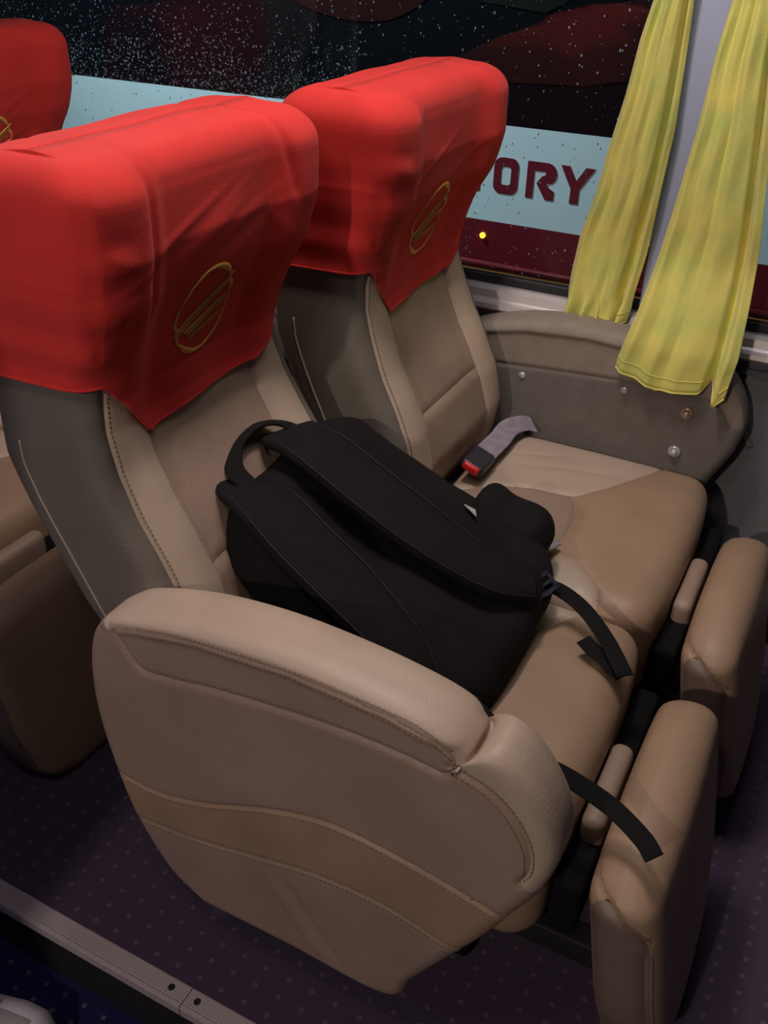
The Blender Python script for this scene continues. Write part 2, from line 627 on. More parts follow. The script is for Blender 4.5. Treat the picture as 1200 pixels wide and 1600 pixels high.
# window band : rubber, track, sill
g = Geo()
for z0, z1, y0 in ((0.601, 0.612, WY - 0.020), (0.613, 0.620, WY - 0.014), (0.621, 0.630, WY - 0.020)):
    g.box((PX0, y0, z0), (PX1, WY + 0.05, z1))
struct(g.mk('trim_5', M['sill_low']))
prof = [(WY + 0.05, 0.631), (WY - 0.026, 0.631), (WY - 0.030, 0.636), (WY - 0.028, 0.645), (WY - 0.016, 0.648), (WY - 0.012, 0.652),
        (WY - 0.008, 0.668), (WY + 0.002, 0.674), (WY + 0.05, 0.674)]
n = len(prof)
v = [(x, p[0], p[1]) for x in (PX0, PX1) for p in prof]
f = [(i, (i + 1) % n, n + (i + 1) % n, n + i) for i in range(n)] + [tuple(range(n))[::-1], tuple(range(n, 2 * n))]
struct(mk('trim_6', v, f, M['sill'], None, False))
# windows
PIL = (0.300, 0.440)
for k, (a, b) in enumerate(((PX0, PIL[0] + 0.01), (PIL[1] - 0.01, PX1))):
    w = struct(box('window_%d' % (k + 1), (a, WY + 0.012, 0.676), (b, WY + 0.030, 0.694), M['rubber'], bev=0.003))
    box('glass_pane', (a, WY + 0.018, 0.690), (b, WY + 0.024, 2.05), M['pane'], w)
    # rain drops on the outer face
    g = Geo()
    cnt = 5600 if k == 0 else 160
    for i in range(cnt):
        if k == 0:
            x = rng.uniform(-1.75, a if a > 0 else 0.30)
        else:
            x = rng.uniform(a, 0.9)
        z = rng.uniform(0.70, 1.40)
        if k == 0 and i > 2600:
            x, z = rng.uniform(-1.6, -0.35), 0.99 + abs(rng.normal(0.0, 0.075))
        r_ = 0.0007 + 0.0015 * rng.random() ** 3
        el = 1.0 + (0.9 * rng.random() if rng.random() < 0.3 else 0.15 * rng.random())
        v = []
        for (rr, dy) in ((1.0, 0.0), (0.8, 0.42), (0.42, 0.66)):
            v += [(x + r_ * rr * math.cos(t), WY + 0.0241 + r_ * dy, z + r_ * rr * el * math.sin(t)) for t in np.linspace(0, 2 * np.pi, 8)[:-1]]
        v.append((x, WY + 0.0241 + r_ * 0.75, z))
        f = [(i_ * 7 + j, i_ * 7 + (j + 1) % 7, (i_ + 1) * 7 + (j + 1) % 7, (i_ + 1) * 7 + j) for i_ in range(2) for j in range(7)]
        f += [(14 + j, 14 + (j + 1) % 7, 21) for j in range(7)]
        f.append(tuple(range(7))[::-1])
        g.add(v, f)
    o = mk('rain_drops', g.v, g.f, M['drop'], w, True, False)
    o['kind'] = 'stuff'
struct(box('trim_7', (PIL[0], WY - 0.006, 0.675), (PIL[1], WY + 0.05, 2.11), M['pillar'], bev=0.004))


# ------------------------------------------------------------------ seat profiles
ZF = [0.34, 0.40, 0.45, 0.51, 0.58, 0.64, 0.69, 0.75, 0.80, 0.84, 0.90, 0.96, 1.02, 1.08, 1.15]
XF = [0.045, 0.068, 0.086, 0.094, 0.080, 0.054, 0.028, 0.004, -0.012, -0.014, 0.000, 0.020, 0.033, 0.033, 0.026]
ZR = [0.34, 0.45, 0.51, 0.58, 0.65, 0.74, 0.85, 0.95, 1.05, 1.15]
XR = [-0.030, -0.060, -0.085, -0.125, -0.160, -0.198, -0.205, -0.185, -0.160, -0.140]
ZW = [0.34, 0.42, 0.55, 0.70, 0.84, 0.92, 1.00, 1.08, 1.15]
AW = [0.215, 0.222, 0.232, 0.224, 0.208, 0.216, 0.230, 0.232, 0.228]
ZT, Z0 = 1.120, 0.345


def make_back_func(cx, cy, shear):
    def P(u, v):
        """u in [0,4): front (left to right), right side, rear, left side; v in [0,1] height"""
        u = np.asarray(u, float) % 4.0
        v = np.asarray(v, float)
        k = np.floor(u)
        t = u - k
        R = 0.032
        vz = np.clip(v / 0.90, 0, 1)
        ph = np.clip((v - 0.90) / 0.085, 0, 1) * np.pi / 2
        last = np.clip((v - 0.985) / 0.015, 0, 1)
        z = Z0 + vz * (ZT - R - Z0) + R * np.sin(ph) + 0.004 * last
        inset = R * (1 - np.cos(ph))
        a = np.interp(z, ZW, AW)
        xf, xr = np.interp(z, ZF, XF), np.interp(z, ZR, XR)
        xm, d = (xf + xr) / 2, (xf - xr) / 2
        s = 2 * t - 1
        qy = np.where(k == 0, s, np.where(k == 1, 1, np.where(k == 2, -s, -1)))
        qx = np.where(k == 0, 1, np.where(k == 1, -s, np.where(k == 2, -1, s)))
        n = 6.0 + 5.0 * smooth01((z - 0.86) / 0.1)
        ln = (np.abs(qx) ** n + np.abs(qy) ** n) ** (1 / n)
        yn, xn = qy / ln, qx / ln
        aa = np.maximum(a - inset, 0.02)
        dd = np.maximum(d - inset, 0.012) * (1 - last * 0.98)
        y = yn * aa
        x = xm + xn * dd
        w = np.where(k == 0, 1.0, 0.0) * (1 - np.abs(yn) ** 12) * (1 - ph / (np.pi / 2))
        bol = smooth01((np.abs(yn) - 0.42) / 0.30)
        head = smooth01((z - 0.90) / 0.08)
        rel = -0.016 * (1 - bol) * (1 - 0.55 * head) + head * 0.012 * bol
        lum = 0.010 * np.exp(-((z - 0.50) / 0.07) ** 2) * (1 - bol)
        x = x + w * (rel + lum)
        x = x + np.interp(z, [0.35, 0.5, 0.75, 1.15], shear)
        return np.stack([cx + x, cy + y, z], -1)
    return P


def z_to_v(z):
    return (np.asarray(z) - Z0) / (ZT - 0.032 - Z0) * 0.90


U_FRONT = np.linspace(0, 1, 73)
U_ALL = np.concatenate([U_FRONT[:-1], np.linspace(1, 2, 25)[:-1], np.linspace(2, 3, 31)[:-1], np.linspace(3, 4, 25)])
V_ALL = np.concatenate([np.linspace(0, 0.90, 92)[:-1], np.linspace(0.90, 0.985, 10)[:-1], np.linspace(0.985, 1.0, 4)])


def norm_uv(P, U, V):
    e = 1e-3
    du = P(U + e, V) - P(U - e, V)
    v2 = np.minimum(V, 0.996)
    dv = P(U, v2 + e) - P(U, v2 - e)
    n = np.cross(du, dv)
    n /= np.maximum(np.linalg.norm(n, axis=-1, keepdims=True), 1e-12)
    k = smooth01((np.asarray(V) - 0.970) / 0.018)[..., None]
    n = n * (1 - k) + np.array([0, 0, 1.0]) * k
    return n / np.maximum(np.linalg.norm(n, axis=-1, keepdims=True), 1e-12)


def build_backrest(parent, P):
    U, V = np.meshgrid(U_ALL, V_ALL, indexing='ij')
    Vt = P(U, V).reshape(-1, 3)
    Fc = grid_faces(len(U_ALL), len(V_ALL))
    uc = (U.reshape(-1)[Fc].mean(1)) % 4
    vc = V.reshape(-1)[Fc].mean(1)
    ul, ur = 0.235, 0.765
    uL, uR = 0.022, 0.978
    vs = z_to_v(0.598)
    curve = lambda v: 0.03 * smooth01((vs - v) / vs)          # centre widens a little downwards
    fid = np.full(len(Fc), 0)
    inb = (uc > uL) & (uc < uR)
    fid[inb] = 1
    fid[inb & (uc > 0.5)] = 2
    cen = (uc > ul - curve(vc)) & (uc < ur + curve(vc)) & (vc < 0.93)
    fid[inb & cen] = 3
    fid[inb & cen & (vc < vs)] = 4
    N = norm_uv(P, U, V).reshape(-1, 3)
    vv = np.linspace(0, 0.93, 200)
    seams = [P(np.full(200, uL), vv), P(np.full(200, uR), vv), P(ul - curve(vv), vv), P(ur + curve(vv), vv)]
    uu = np.linspace(ul - curve(vs), ur + curve(vs), 80)
    seams.append(P(uu, np.full(80, vs)))
    parts = seam_split(Vt, Fc, fid, seams, 0.004, 0.004, 0.007, N)
    for k, (nm, m) in {0: ('backrest_shell', 'grey'), 1: ('backrest_bolster', 'cream'), 2: ('backrest_bolster', 'cream'),
                       3: ('backrest_panel', 'tan'), 4: ('lumbar_panel', 'tan')}.items():
        lab = {0: 'grey leather sides and rear of the backrest', 1: 'cream leather side bolster', 2: 'cream leather side bolster'}.get(k)
        mk(nm, *parts[k], M[m], parent, True, True, lab, False)
    off = lambda uu_, vv_, d: P(uu_, vv_) + norm_uv(P, uu_, vv_) * d
    vv = np.linspace(0.12, 0.62, 160)
    stitches('stitching', [off(np.full(160, 0.042), vv, 0.0004), off(np.full(160, 0.958), vv, 0.0004)], parent, M['grey'])
    # welt around the lower rear edge of the shell
    vv = np.linspace(0.16, 0.52, 40)
    for u_ in (3.30, 1.70):
        mk('welt', *tube(P(np.full(40, u_), vv) + norm_uv(P, np.full(40, u_), vv) * 0.0005, 0.0016, 6), M['cream'], parent)


def cover_edge(yn, side=False):
    """height of the lower hem of the headrest cover on the front, by normalised y"""
    return np.interp(yn, [-1.0, -0.93, -0.80, -0.64, -0.55, 0.0, 0.57, 0.80, 0.95, 1.0],
                     [0.868, 0.862, 0.838, 0.800, 0.776, 0.783, 0.788, 0.815, 0.840, 0.850])


def build_cover(label, P, cy, seed, base, group=None, emblem=True):
    t = thing('headrest_cover', label, 'headrest cover', base)
    r = np.random.default_rng(seed)
    fold = [(r.uniform(-0.12, 0.02), r.uniform(0.84, 1.02), r.uniform(0.6, 1.25), r.uniform(0.004, 0.010), r.uniform(0.5, 1.1)) for _ in range(16)]

    def C(u, v, extra=0.0):
        p = P(u, v)
        n = norm_uv(P, u, v)
        y, z = p[..., 1] - cy, p[..., 2]
        w = np.zeros_like(y)
        for (fy, fz, sl, wd, am) in fold:                       # slanting pull folds
            c = (z - fz) - 0.42 * sl * (y - fy)
            along = np.exp(-((y - fy - 0.03) / 0.10) ** 2)
            w += am * 0.0014 * np.exp(-(c / wd) ** 2) * along
        w += 0.0026 * np.sin(105 * z + 30 * y) * np.exp(-((y + 0.20) / 0.022) ** 2) * smooth01((1.07 - z) / 0.05)
        w += 0.0012 * np.sin(30 * y + 17 * z + seed) * np.sin(21 * z - 9 * y)
        ed = z - 0.80
        w += 0.004 * np.exp(-(ed / 0.05) ** 2) * np.sin(y * 40 + seed)
        # gathered tuck near the upper left wing
        w -= 0.006 * np.exp(-(((y + 0.135) / 0.008) ** 2)) * smooth01((z - 0.93) / 0.04) * smooth01((1.13 - z) / 0.03)
        w -= 0.0035 * np.exp(-(((y - 0.135 + 0.25 * (z - 1.1)) / 0.006) ** 2)) * smooth01((z - 1.0) / 0.04)
        return p + n * (0.0075 + w + extra)[..., None]
    ua = np.concatenate([np.linspace(0, 1, 131)[:-1], np.linspace(1, 2, 33)[:-1], np.linspace(2, 3, 41)[:-1], np.linspace(3, 4, 33)])
    va = np.concatenate([np.linspace(z_to_v(0.765), 0.90, 95)[:-1], np.linspace(0.90, 0.985, 12)[:-1], np.linspace(0.985, 1.0, 4)])
    U, V = np.meshgrid(ua, va, indexing='ij')
    # hem : drop rows below the hem line by pulling the v coordinate up to the hem
    zz = np.where(V <= 0.90, Z0 + V / 0.90 * (ZT - 0.032 - Z0), 9.0)
    k = np.floor(U % 4.0)
    yn = np.where(k == 0, 2 * (U % 1) - 1, np.where(k == 1, 1.0, np.where(k == 2, 1 - 2 * (U % 1), -1.0)))
    fr = np.where(U >= 4, 0, 1)
    hem = np.where(k == 0, cover_edge(yn), np.where(k == 1, 0.850 + 0.02 * (U % 1), np.where(k == 2, 0.870, 0.862 + 0.006 * (U % 1))))
    hem = np.where(U >= 4, 0.868, hem)
    vh = z_to_v(hem)
    s = (V - va[0]) / (0.90 - va[0])
    V2 = np.where(V <= 0.90, vh + np.clip(s, 0, 1) * (0.90 - vh), V)
    pts = C(U, V2).reshape(-1, 3)
    o = mk('cover_cloth', pts, grid_faces(len(ua), len(va)), M['red'], t)
    sm = o.modifiers.new('cloth', 'SOLIDIFY')
    sm.thickness = 0.0022
    sm.offset = -1
    # folded hem
    uu = np.linspace(0, 4, 300)[:-1]
    ynh = np.where(uu < 1, 2 * uu - 1, 0)
    hz = np.where(uu < 1, cover_edge(ynh), np.where(uu < 2, 0.850 + 0.02 * (uu - 1), np.where(uu < 3, 0.870, 0.862 + 0.006 * (uu - 3))))
    mk('hem', *tube(C(uu, z_to_v(hz), -0.0008), 0.0022, 8, closed=True), M['red'], t)
    if not emblem:
        return t
    # embroidered badge : (a, b) centred coords in metres (a right, b up) on the cloth
    def E(a, b, e=0.0014):
        a, b = np.asarray(a, float), np.asarray(b, float)
        z = 0.908 + b
        v = z_to_v(z)
        aa = np.interp(z, ZW, AW)
        u = 0.5 + (a / aa) / 2
        return C(u, v, e)

    def strip_mesh(pl, wl, e=0.0014):
        g = []
        pl = np.asarray(pl, float)
        T = np.gradient(pl, axis=0)
        T /= np.linalg.norm(T, axis=1, keepdims=True)
        Nn = np.stack([-T[:, 1], T[:, 0]], 1)
        n_ = len(pl)
        w_ = np.asarray(wl)[:, None] / 2
        rows = [(-1, 0.0001), (-0.7, e), (0, e * 1.35), (0.7, e), (1, 0.0001)]
        Vv = np.stack([E(*(pl + Nn * w_ * q).T, h) for q, h in rows], 1).reshape(-1, 3)
        return Vv, grid_faces(n_, 5)
    th = np.linspace(0, 2 * np.pi, 120)
    # a rounded oval with two nicks, bolder at top right and bottom left
    rad = 1 + 0.05 * np.exp(-((th - 0.32) / 0.10) ** 2) - 0.05 * np.exp(-((th - 0.52) / 0.06) ** 2) \
        + 0.05 * np.exp(-((th - 3.75) / 0.12) ** 2) - 0.05 * np.exp(-((th - 3.45) / 0.08) ** 2)
    A_ = 0.0550 * rad * np.cos(th)
    B_ = 0.0600 * rad * np.sin(th)
    wl = 0.0026 + 0.0060 * np.maximum(np.exp(-((th - 1.2) / 0.40) ** 2), np.exp(-((th - 4.25) / 0.34) ** 2)) \
        + 0.003 * np.exp(-((th - 0.45) / 0.2) ** 2) + 0.003 * np.exp(-((th - 3.3) / 0.3) ** 2)
    ring = mk('embroidered_ring', *strip_mesh(np.stack([A_, B_], 1), wl), M['gold'], t, True, True, 'gold embroidered oval ring')
    # wing inside : three tapering feathers from lower left
    def feather(p0, p1, p2, p3, nn=26, mm=7):
        s_ = np.linspace(0, 1, nn)[:, None, None]
        q_ = np.linspace(0, 1, mm)[None, :, None]
        p0, p1, p2, p3 = (np.array(p) for p in (p0, p1, p2, p3))
        g_ = (p0 * (1 - s_) + p1 * s_) * (1 - q_) + (p2 * (1 - s_) + p3 * s_) * q_
        g_ = g_.reshape(-1, 2)
        qq = np.tile(np.linspace(-1, 1, mm), nn)
        return E(g_[:, 0], g_[:, 1], 0.0008 + 0.0006 * (1 - qq ** 2)), grid_faces(nn, mm)
    for f4 in (((-0.055, -0.024), (0.047, 0.041), (-0.050, -0.032), (0.036, 0.018)),
               ((-0.034, -0.026), (0.050, 0.010), (-0.030, -0.032), (0.046, -0.001)),
               ((-0.032, -0.033), (0.044, -0.016), (-0.028, -0.038), (0.034, -0.025))):
        mk('embroidered_feather', *feather(*f4), M['gold_dull'], t, True, True, 'dull gold embroidered feather')
    for ln in (((-0.056, -0.024), (0.048, 0.042)), ((-0.034, -0.026), (0.051, 0.010))):
        s_ = np.linspace(0, 1, 40)[:, None]
        mk('embroidered_line', *strip_mesh(np.array(ln[0]) * (1 - s_) + np.array(ln[1]) * s_, np.full(40, 0.0012), 0.0018), M['gold'], t)
    return t


# ------------------------------------------------------------------ armrest side panel (outline in x, z)
OUT = [(.057, .112), (.02, .140), (-.006, .172), (-.046, .261), (-.068, .36), (-.080, .451), (-.077, .53), (-.062, .583), (-.03, .613), (.02, .634),
       (.104, .655), (.2, .664), (.3, .660), (.38, .649), (.425, .636), (.446, .620), (.451, .607), (.458, .624), (.476, .634), (.502, .622), (.53, .59),
       (.55, .55), (.556, .51), (.545, .46), (.52, .405), (.49, .34), (.449, .265), (.401, .177), (.365, .112), (.212, .113)]
S_BAND2 = [(-.06, .255), (-.04, .257), (.063, .27), (.17, .297), (.269, .321), (.36, .324), (.43, .309), (.49, .290)]
S_BAND1 = [(-.08, .340), (-.05, .338), (.016, .335), (.093, .357), (.196, .404), (.289, .43), (.399, .423), (.504, .403), (.54, .395)]
S_LOW = [(-.020, .602), (.000, .574), (.018, .556), (.06, .559), (.143, .574), (.274, .588), (.36, .590), (.423, .585)]
S_STITCH = [(-.028, .604), (.02, .619), (.104, .637), (.235, .647), (.353, .641), (.405, .631), (.432, .615), (.438, .598), (.423, .585)]
S_NOTCH = [(.438, .598), (.451, .607)]
S_WING = [(.430, .600), (.473, .589), (.503, .567), (.525, .532), (.530, .495), (.520, .470)]
S_BACK = [(-.028, .604), (-.06, .60)]


def inside(poly, x, z):
    poly = np.asarray(poly)
    c = np.zeros(len(x), bool)
    j = len(poly) - 1
    for i in range(len(poly)):
        xi, zi = poly[i]
        xj, zj = poly[j]
        m = ((zi > z) != (zj > z)) & (x < (xj - xi) * (z - zi) / (zj - zi + 1e-12) + xi)
        c ^= m
        j = i
    return c


def build_armrest(parent, y_out, mirror=False, inner_only_knobs=False):
    """padded side panel: outer face at y_out, inner face 0.082 further in"""
    s = -1.0 if mirror else 1.0
    T, r = 0.082, 0.024
    O = spline(OUT + [OUT[0]], 10)[:-1]
    L = np.concatenate([[0], np.cumsum(np.linalg.norm(np.diff(np.vstack([O, O[:1]]), axis=0), axis=1))])
    uu = np.linspace(0, L[-1], 421)
    O = np.stack([np.interp(uu, L, np.append(O[:, k], O[0, k])) for k in (0, 1)], 1)
    cen = np.array([0.235, 0.40])
    D = np.linalg.norm(O - cen, axis=1)
    Op = np.vstack([O[-41:-1], O, O[1:41]])
    ker = np.hanning(61)
    ker /= ker.sum()
    Os = np.stack([np.convolve(Op[:, k], ker, mode='same')[40:-40] for k in (0, 1)], 1)
    ring = lambda k: cen + (Os + (O - Os) * smooth01((k - 0.80) / 0.19) - cen) * k
    ks = np.concatenate([np.linspace(0.0, 0.86, 56), np.linspace(0.86, 1.0, 16)[1:]])
    rows = []
    for k in ks:
        e = (1 - k) * D
        y = np.where(e < r, r - np.sqrt(np.maximum(r * r - (r - e) ** 2, 0)), 0)
        # shallow bulge of the padding
        rows.append((k, y))
    P_, flag = [], []
    for k, y in rows:
        q = ring(k)
        P_.append(np.stack([q[:, 0], y, q[:, 1]], -1))
        flag.append(np.zeros(len(q)))
    for y in np.linspace(r, T - r, 7)[1:]:
        P_.append(np.stack([O[:, 0], np.full(len(O), y), O[:, 1]], -1))
        flag.append(np.ones(len(O)))
    for k in ks[::-1][1:]:
        e = (1 - k) * D
        y = T - np.where(e < r, r - np.sqrt(np.maximum(r * r - (r - e) ** 2, 0)), 0)
        q = ring(k)
        P_.append(np.stack([q[:, 0], y, q[:, 1]], -1))
        flag.append(np.full(len(O), 2))
    nv = len(P_)
    V = np.stack(P_, 1).reshape(-1, 3)
    fl = np.stack(flag, 1).reshape(-1)
    # soft bulge of the outer padding
    x, z = V[:, 0], V[:, 2]
    stz = np.interp(x, [p[0] for p in S_STITCH[:6]], [p[1] for p in S_STITCH[:6]])
    padm = smooth01((z - stz + 0.012) / 0.012) * smooth01((0.447 - x) / 0.012)
    V[:, 1] -= np.where(fl == 0, 0.006 * padm, 0) - np.where(fl == 2, 0.006 * padm, 0)
    V[:, 1] -= np.where(fl == 0, 0.006 * np.sin(np.clip((z - 0.11) / 0.5, 0, 1) * np.pi), 0)
    # creases of the loose lower leather
    V[:, 1] -= np.where((fl == 0) & (z < 0.30), 0.003 * np.exp(-((x - 0.235 + 0.55 * (z - 0.2)) / 0.012) ** 2) * smooth01((z - 0.13) / 0.04) * smooth01((0.29 - z) / 0.04), 0)
    V[:, 1] += np.where((fl == 0) & (z < 0.30), 0.0025 * np.exp(-((x - 0.262 + 0.6 * (z - 0.2)) / 0.010) ** 2) * smooth01((z - 0.13) / 0.04) * smooth01((0.29 - z) / 0.04), 0)
    Fc = grid_faces(421, nv)
    c = V[Fc].mean(1)
    fc = fl[Fc].mean(1)
    x, z = c[:, 0], c[:, 2]
    low = spline(S_LOW, 8)
    sti = spline(S_STITCH[:-1], 8)
    wing = spline(S_WING, 8)
    strip_poly = np.vstack([low, spline(S_STITCH, 8)[::-1]])
    fid = np.full(len(Fc), 2)                                     # upper panel
    b1 = np.interp(x, [p[0] for p in spline(S_BAND1, 8)], [p[1] for p in spline(S_BAND1, 8)])
    b2 = np.interp(x, [p[0] for p in spline(S_BAND2, 8)], [p[1] for p in spline(S_BAND2, 8)])
    fid[z < b1] = 1
    fid[z < b2] = 0
    pad_poly = np.vstack([sti, [[.438, .598], [.452, .608], [.45, .70], [-.10, .70], [-.10, .604]]])
    wing_poly = np.vstack([wing, [[.545, .462], [.62, .44], [.62, .70], [.452, .70], [.452, .607], [.440, .599]]])
    fid[inside(wing_poly, x, z)] = 5
    fid[inside(pad_poly, x, z)] = 4
    fid[inside(strip_poly, x, z) & (fc < 0.9)] = 3
    inner_face = (fc > 1.5) & ~((fid == 4) | (fid == 5))
    inr = spline([(-.07, .545), (.06, .552), (.2, .563), (.32, .570), (.44, .570), (.50, .560), (.53, .52)], 8)
    zi = np.interp(x, inr[:, 0], inr[:, 1])
    fid[(fc > 1.5)] = np.where((c[fc > 1.5][:, 2] > zi[fc > 1.5]), 4, 6)
    def lift(c2, y):
        c2 = np.asarray(c2)
        return np.stack([c2[:, 0], np.full(len(c2), y), c2[:, 1]], -1)

    def onface(c2, side=0):
        c2 = np.asarray(c2)
        m = np.where(fl == side)[0]
        d, j = nearest(np.stack([c2[:, 0], np.zeros(len(c2)), c2[:, 1]], -1), np.stack([V[m][:, 0], np.zeros(len(m)), V[m][:, 2]], -1))
        yy = V[m[j], 1]
        yy = np.convolve(np.pad(yy, 3, mode='edge'), np.ones(7) / 7, mode='valid')
        return np.stack([c2[:, 0], yy, c2[:, 1]], -1)
    D2 = lambda pts: dense(np.asarray(spline(pts, 8)), 0.002)
    outl = lambda d2: d2[inside(O, d2[:, 0], d2[:, 1])]
    seams = [onface(outl(D2(S_BAND1))), onface(outl(D2(S_BAND2))), onface(D2(S_LOW)), onface(outl(D2(S_STITCH))), onface(D2(S_WING)),
             onface(outl(dense(inr, 0.002)), 2)]
    # notch between the pad and the front wing runs across the top
    seams.append(np.stack([np.full(12, .451), np.linspace(0.014, T, 12), np.full(12, .607)], -1))
    parts = seam_split(V, Fc, fid, seams, 0.0042, 0.0035, 0.0045)
    tr = lambda A: np.stack([A[:, 0], y_out + s * A[:, 1], A[:, 2]], -1)
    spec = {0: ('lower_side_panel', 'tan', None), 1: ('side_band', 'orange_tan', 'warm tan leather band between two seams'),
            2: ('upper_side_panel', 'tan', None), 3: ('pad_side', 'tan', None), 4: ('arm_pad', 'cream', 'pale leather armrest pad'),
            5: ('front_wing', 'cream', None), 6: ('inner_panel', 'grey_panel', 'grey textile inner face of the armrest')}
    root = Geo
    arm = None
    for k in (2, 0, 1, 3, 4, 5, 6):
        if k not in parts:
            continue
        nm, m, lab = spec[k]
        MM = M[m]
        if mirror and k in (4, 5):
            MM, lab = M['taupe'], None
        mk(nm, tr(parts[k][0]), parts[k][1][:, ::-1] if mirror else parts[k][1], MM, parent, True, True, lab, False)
    if not mirror:
        offl = lambda pts, d: onface(outl(D2([(p[0] + d[0], p[1] + d[1]) for p in pts]))) + np.array([0, -0.0006, 0])
        lines = [offl(S_STITCH[1:7], (0, 0.005)), offl(S_STITCH[1:7], (0, -0.006)), offl(S_WING, (.004, .005)), offl(S_WING, (-.005, -.006)),
                 offl(S_BAND1, (0, -.006)), offl(S_BAND2, (0, .005)), offl(S_BAND2, (0, -.005))]
        stitches('stitching', [tr(l) for l in lines if len(l) > 3], parent, M['thread'])


# ------------------------------------------------------------------ cushions, legrests
def build_cushion(parent, x0, x1, yc, hw, fl_z=0.285):
    h = ((x1 - x0) / 2, hw, 0.100)
    V, Fc, Q = rbox(h, 0.042, (70, 70, 20))
    V = V + np.array([(x0 + x1) / 2, 0, 0.320])
    x, y, z = V.T
    tf = (x - x0) / (x1 - x0)
    up = Q[:, 2] > 0.5
    V[:, 2] += np.where(Q[:, 2] > -0.9, 0.016 * (1 - (y / hw) ** 2) * np.sin(np.clip(tf, 0, 1) * np.pi) ** 0.7, 0)
    # nose of the cushion bulges forward at the middle and its corners are rounded in plan
    V[:, 0] -= np.where(tf > 0.8, 0.012 * (np.abs(y) / hw) ** 5, 0) * smooth01((tf - 0.75) / 0.2)
    V[:, 0] += 0.008 * smooth01((tf - 0.8) / 0.2) * (1 - (y / hw) ** 2)
    c = V[Fc].mean(1)
    rs = spline([(.08, -.075), (.152, -.016), (.231, .012), (.305, .020), (.335, .055), (.366, .104), (.424, .221), (.445, .30)], 8)
    ls = spline([(.08, -.14), (.2, -.165), (.315, -.180), (.340, -.182), (.375, -.175), (.409, -.195), (.436, -.235), (.442, -.30)], 8)
    fs = spline([(.305, .020), (.322, -.010), (.334, -.06), (.335, -.11), (.327, -.155), (.315, -.180)], 8)
    xx, yy = c[:, 0], c[:, 1]
    poly_r = np.vstack([rs, [[.0, .35], [.0, -.07]]])
    poly_l = np.vstack([ls, [[.0, -.35], [.0, -.14]]])
    poly_c = np.vstack([rs[:25], fs, ls[:17][::-1], [[0.0, -.14], [0.0, -.07]]])
    fid = np.zeros(len(Fc), int)
    top = c[:, 2] > 0.30
    fid[inside(poly_c, xx, yy) & top] = 1
    fid[inside(poly_r, xx, yy) & top] = 2
    fid[inside(poly_l, xx, yy) & top] = 3

    def onto(p2):
        m = np.where(V[:, 2] > 0.37)[0]
        d, j = nearest(np.stack([p2[:, 0], p2[:, 1], 0 * p2[:, 0]], -1), np.stack([V[m, 0], V[m, 1], 0 * V[m, 0]], -1))
        zz = np.convolve(np.pad(V[m[j], 2], 3, mode='edge'), np.ones(7) / 7, mode='valid')
        return np.stack([p2[:, 0], p2[:, 1], zz], -1)
    clip = lambda p: p[(np.abs(p[:, 1]) < hw - .005) & (p[:, 0] > x0)]
    seams = [onto(clip(dense(rs, .002))), onto(clip(dense(ls, .002))), onto(dense(fs, .002))]
    # shallow pull creases of the cream leather
    for (cx_, cy_, a_, l_) in ((.22, .10, .25, .07), (.27, .12, .18, .09), (.20, .15, .35, .06)):
        dx, dy = V[:, 0] - cx_, V[:, 1] - cy_
        al = dx * np.cos(a_) + dy * np.sin(a_)
        ac = -dx * np.sin(a_) + dy * np.cos(a_)
        V[:, 2] -= np.where(up, 0.0025 * np.exp(-(ac / 0.006) ** 2 - (al / l_) ** 2), 0)
    parts = seam_split(V, Fc, fid, seams, 0.004, 0.0035, 0.008)
    spec = {0: ('cushion_front', 'orange_tan'), 1: ('cushion_centre', 'tan'), 2: ('cushion_wing', 'cream'), 3: ('cushion_wing', 'cream')}
    for k, (nm, m) in spec.items():
        if k in parts:
            mk(nm, parts[k][0] + np.array([0, yc, 0]), parts[k][1], M[m], parent, True, True, None, False)


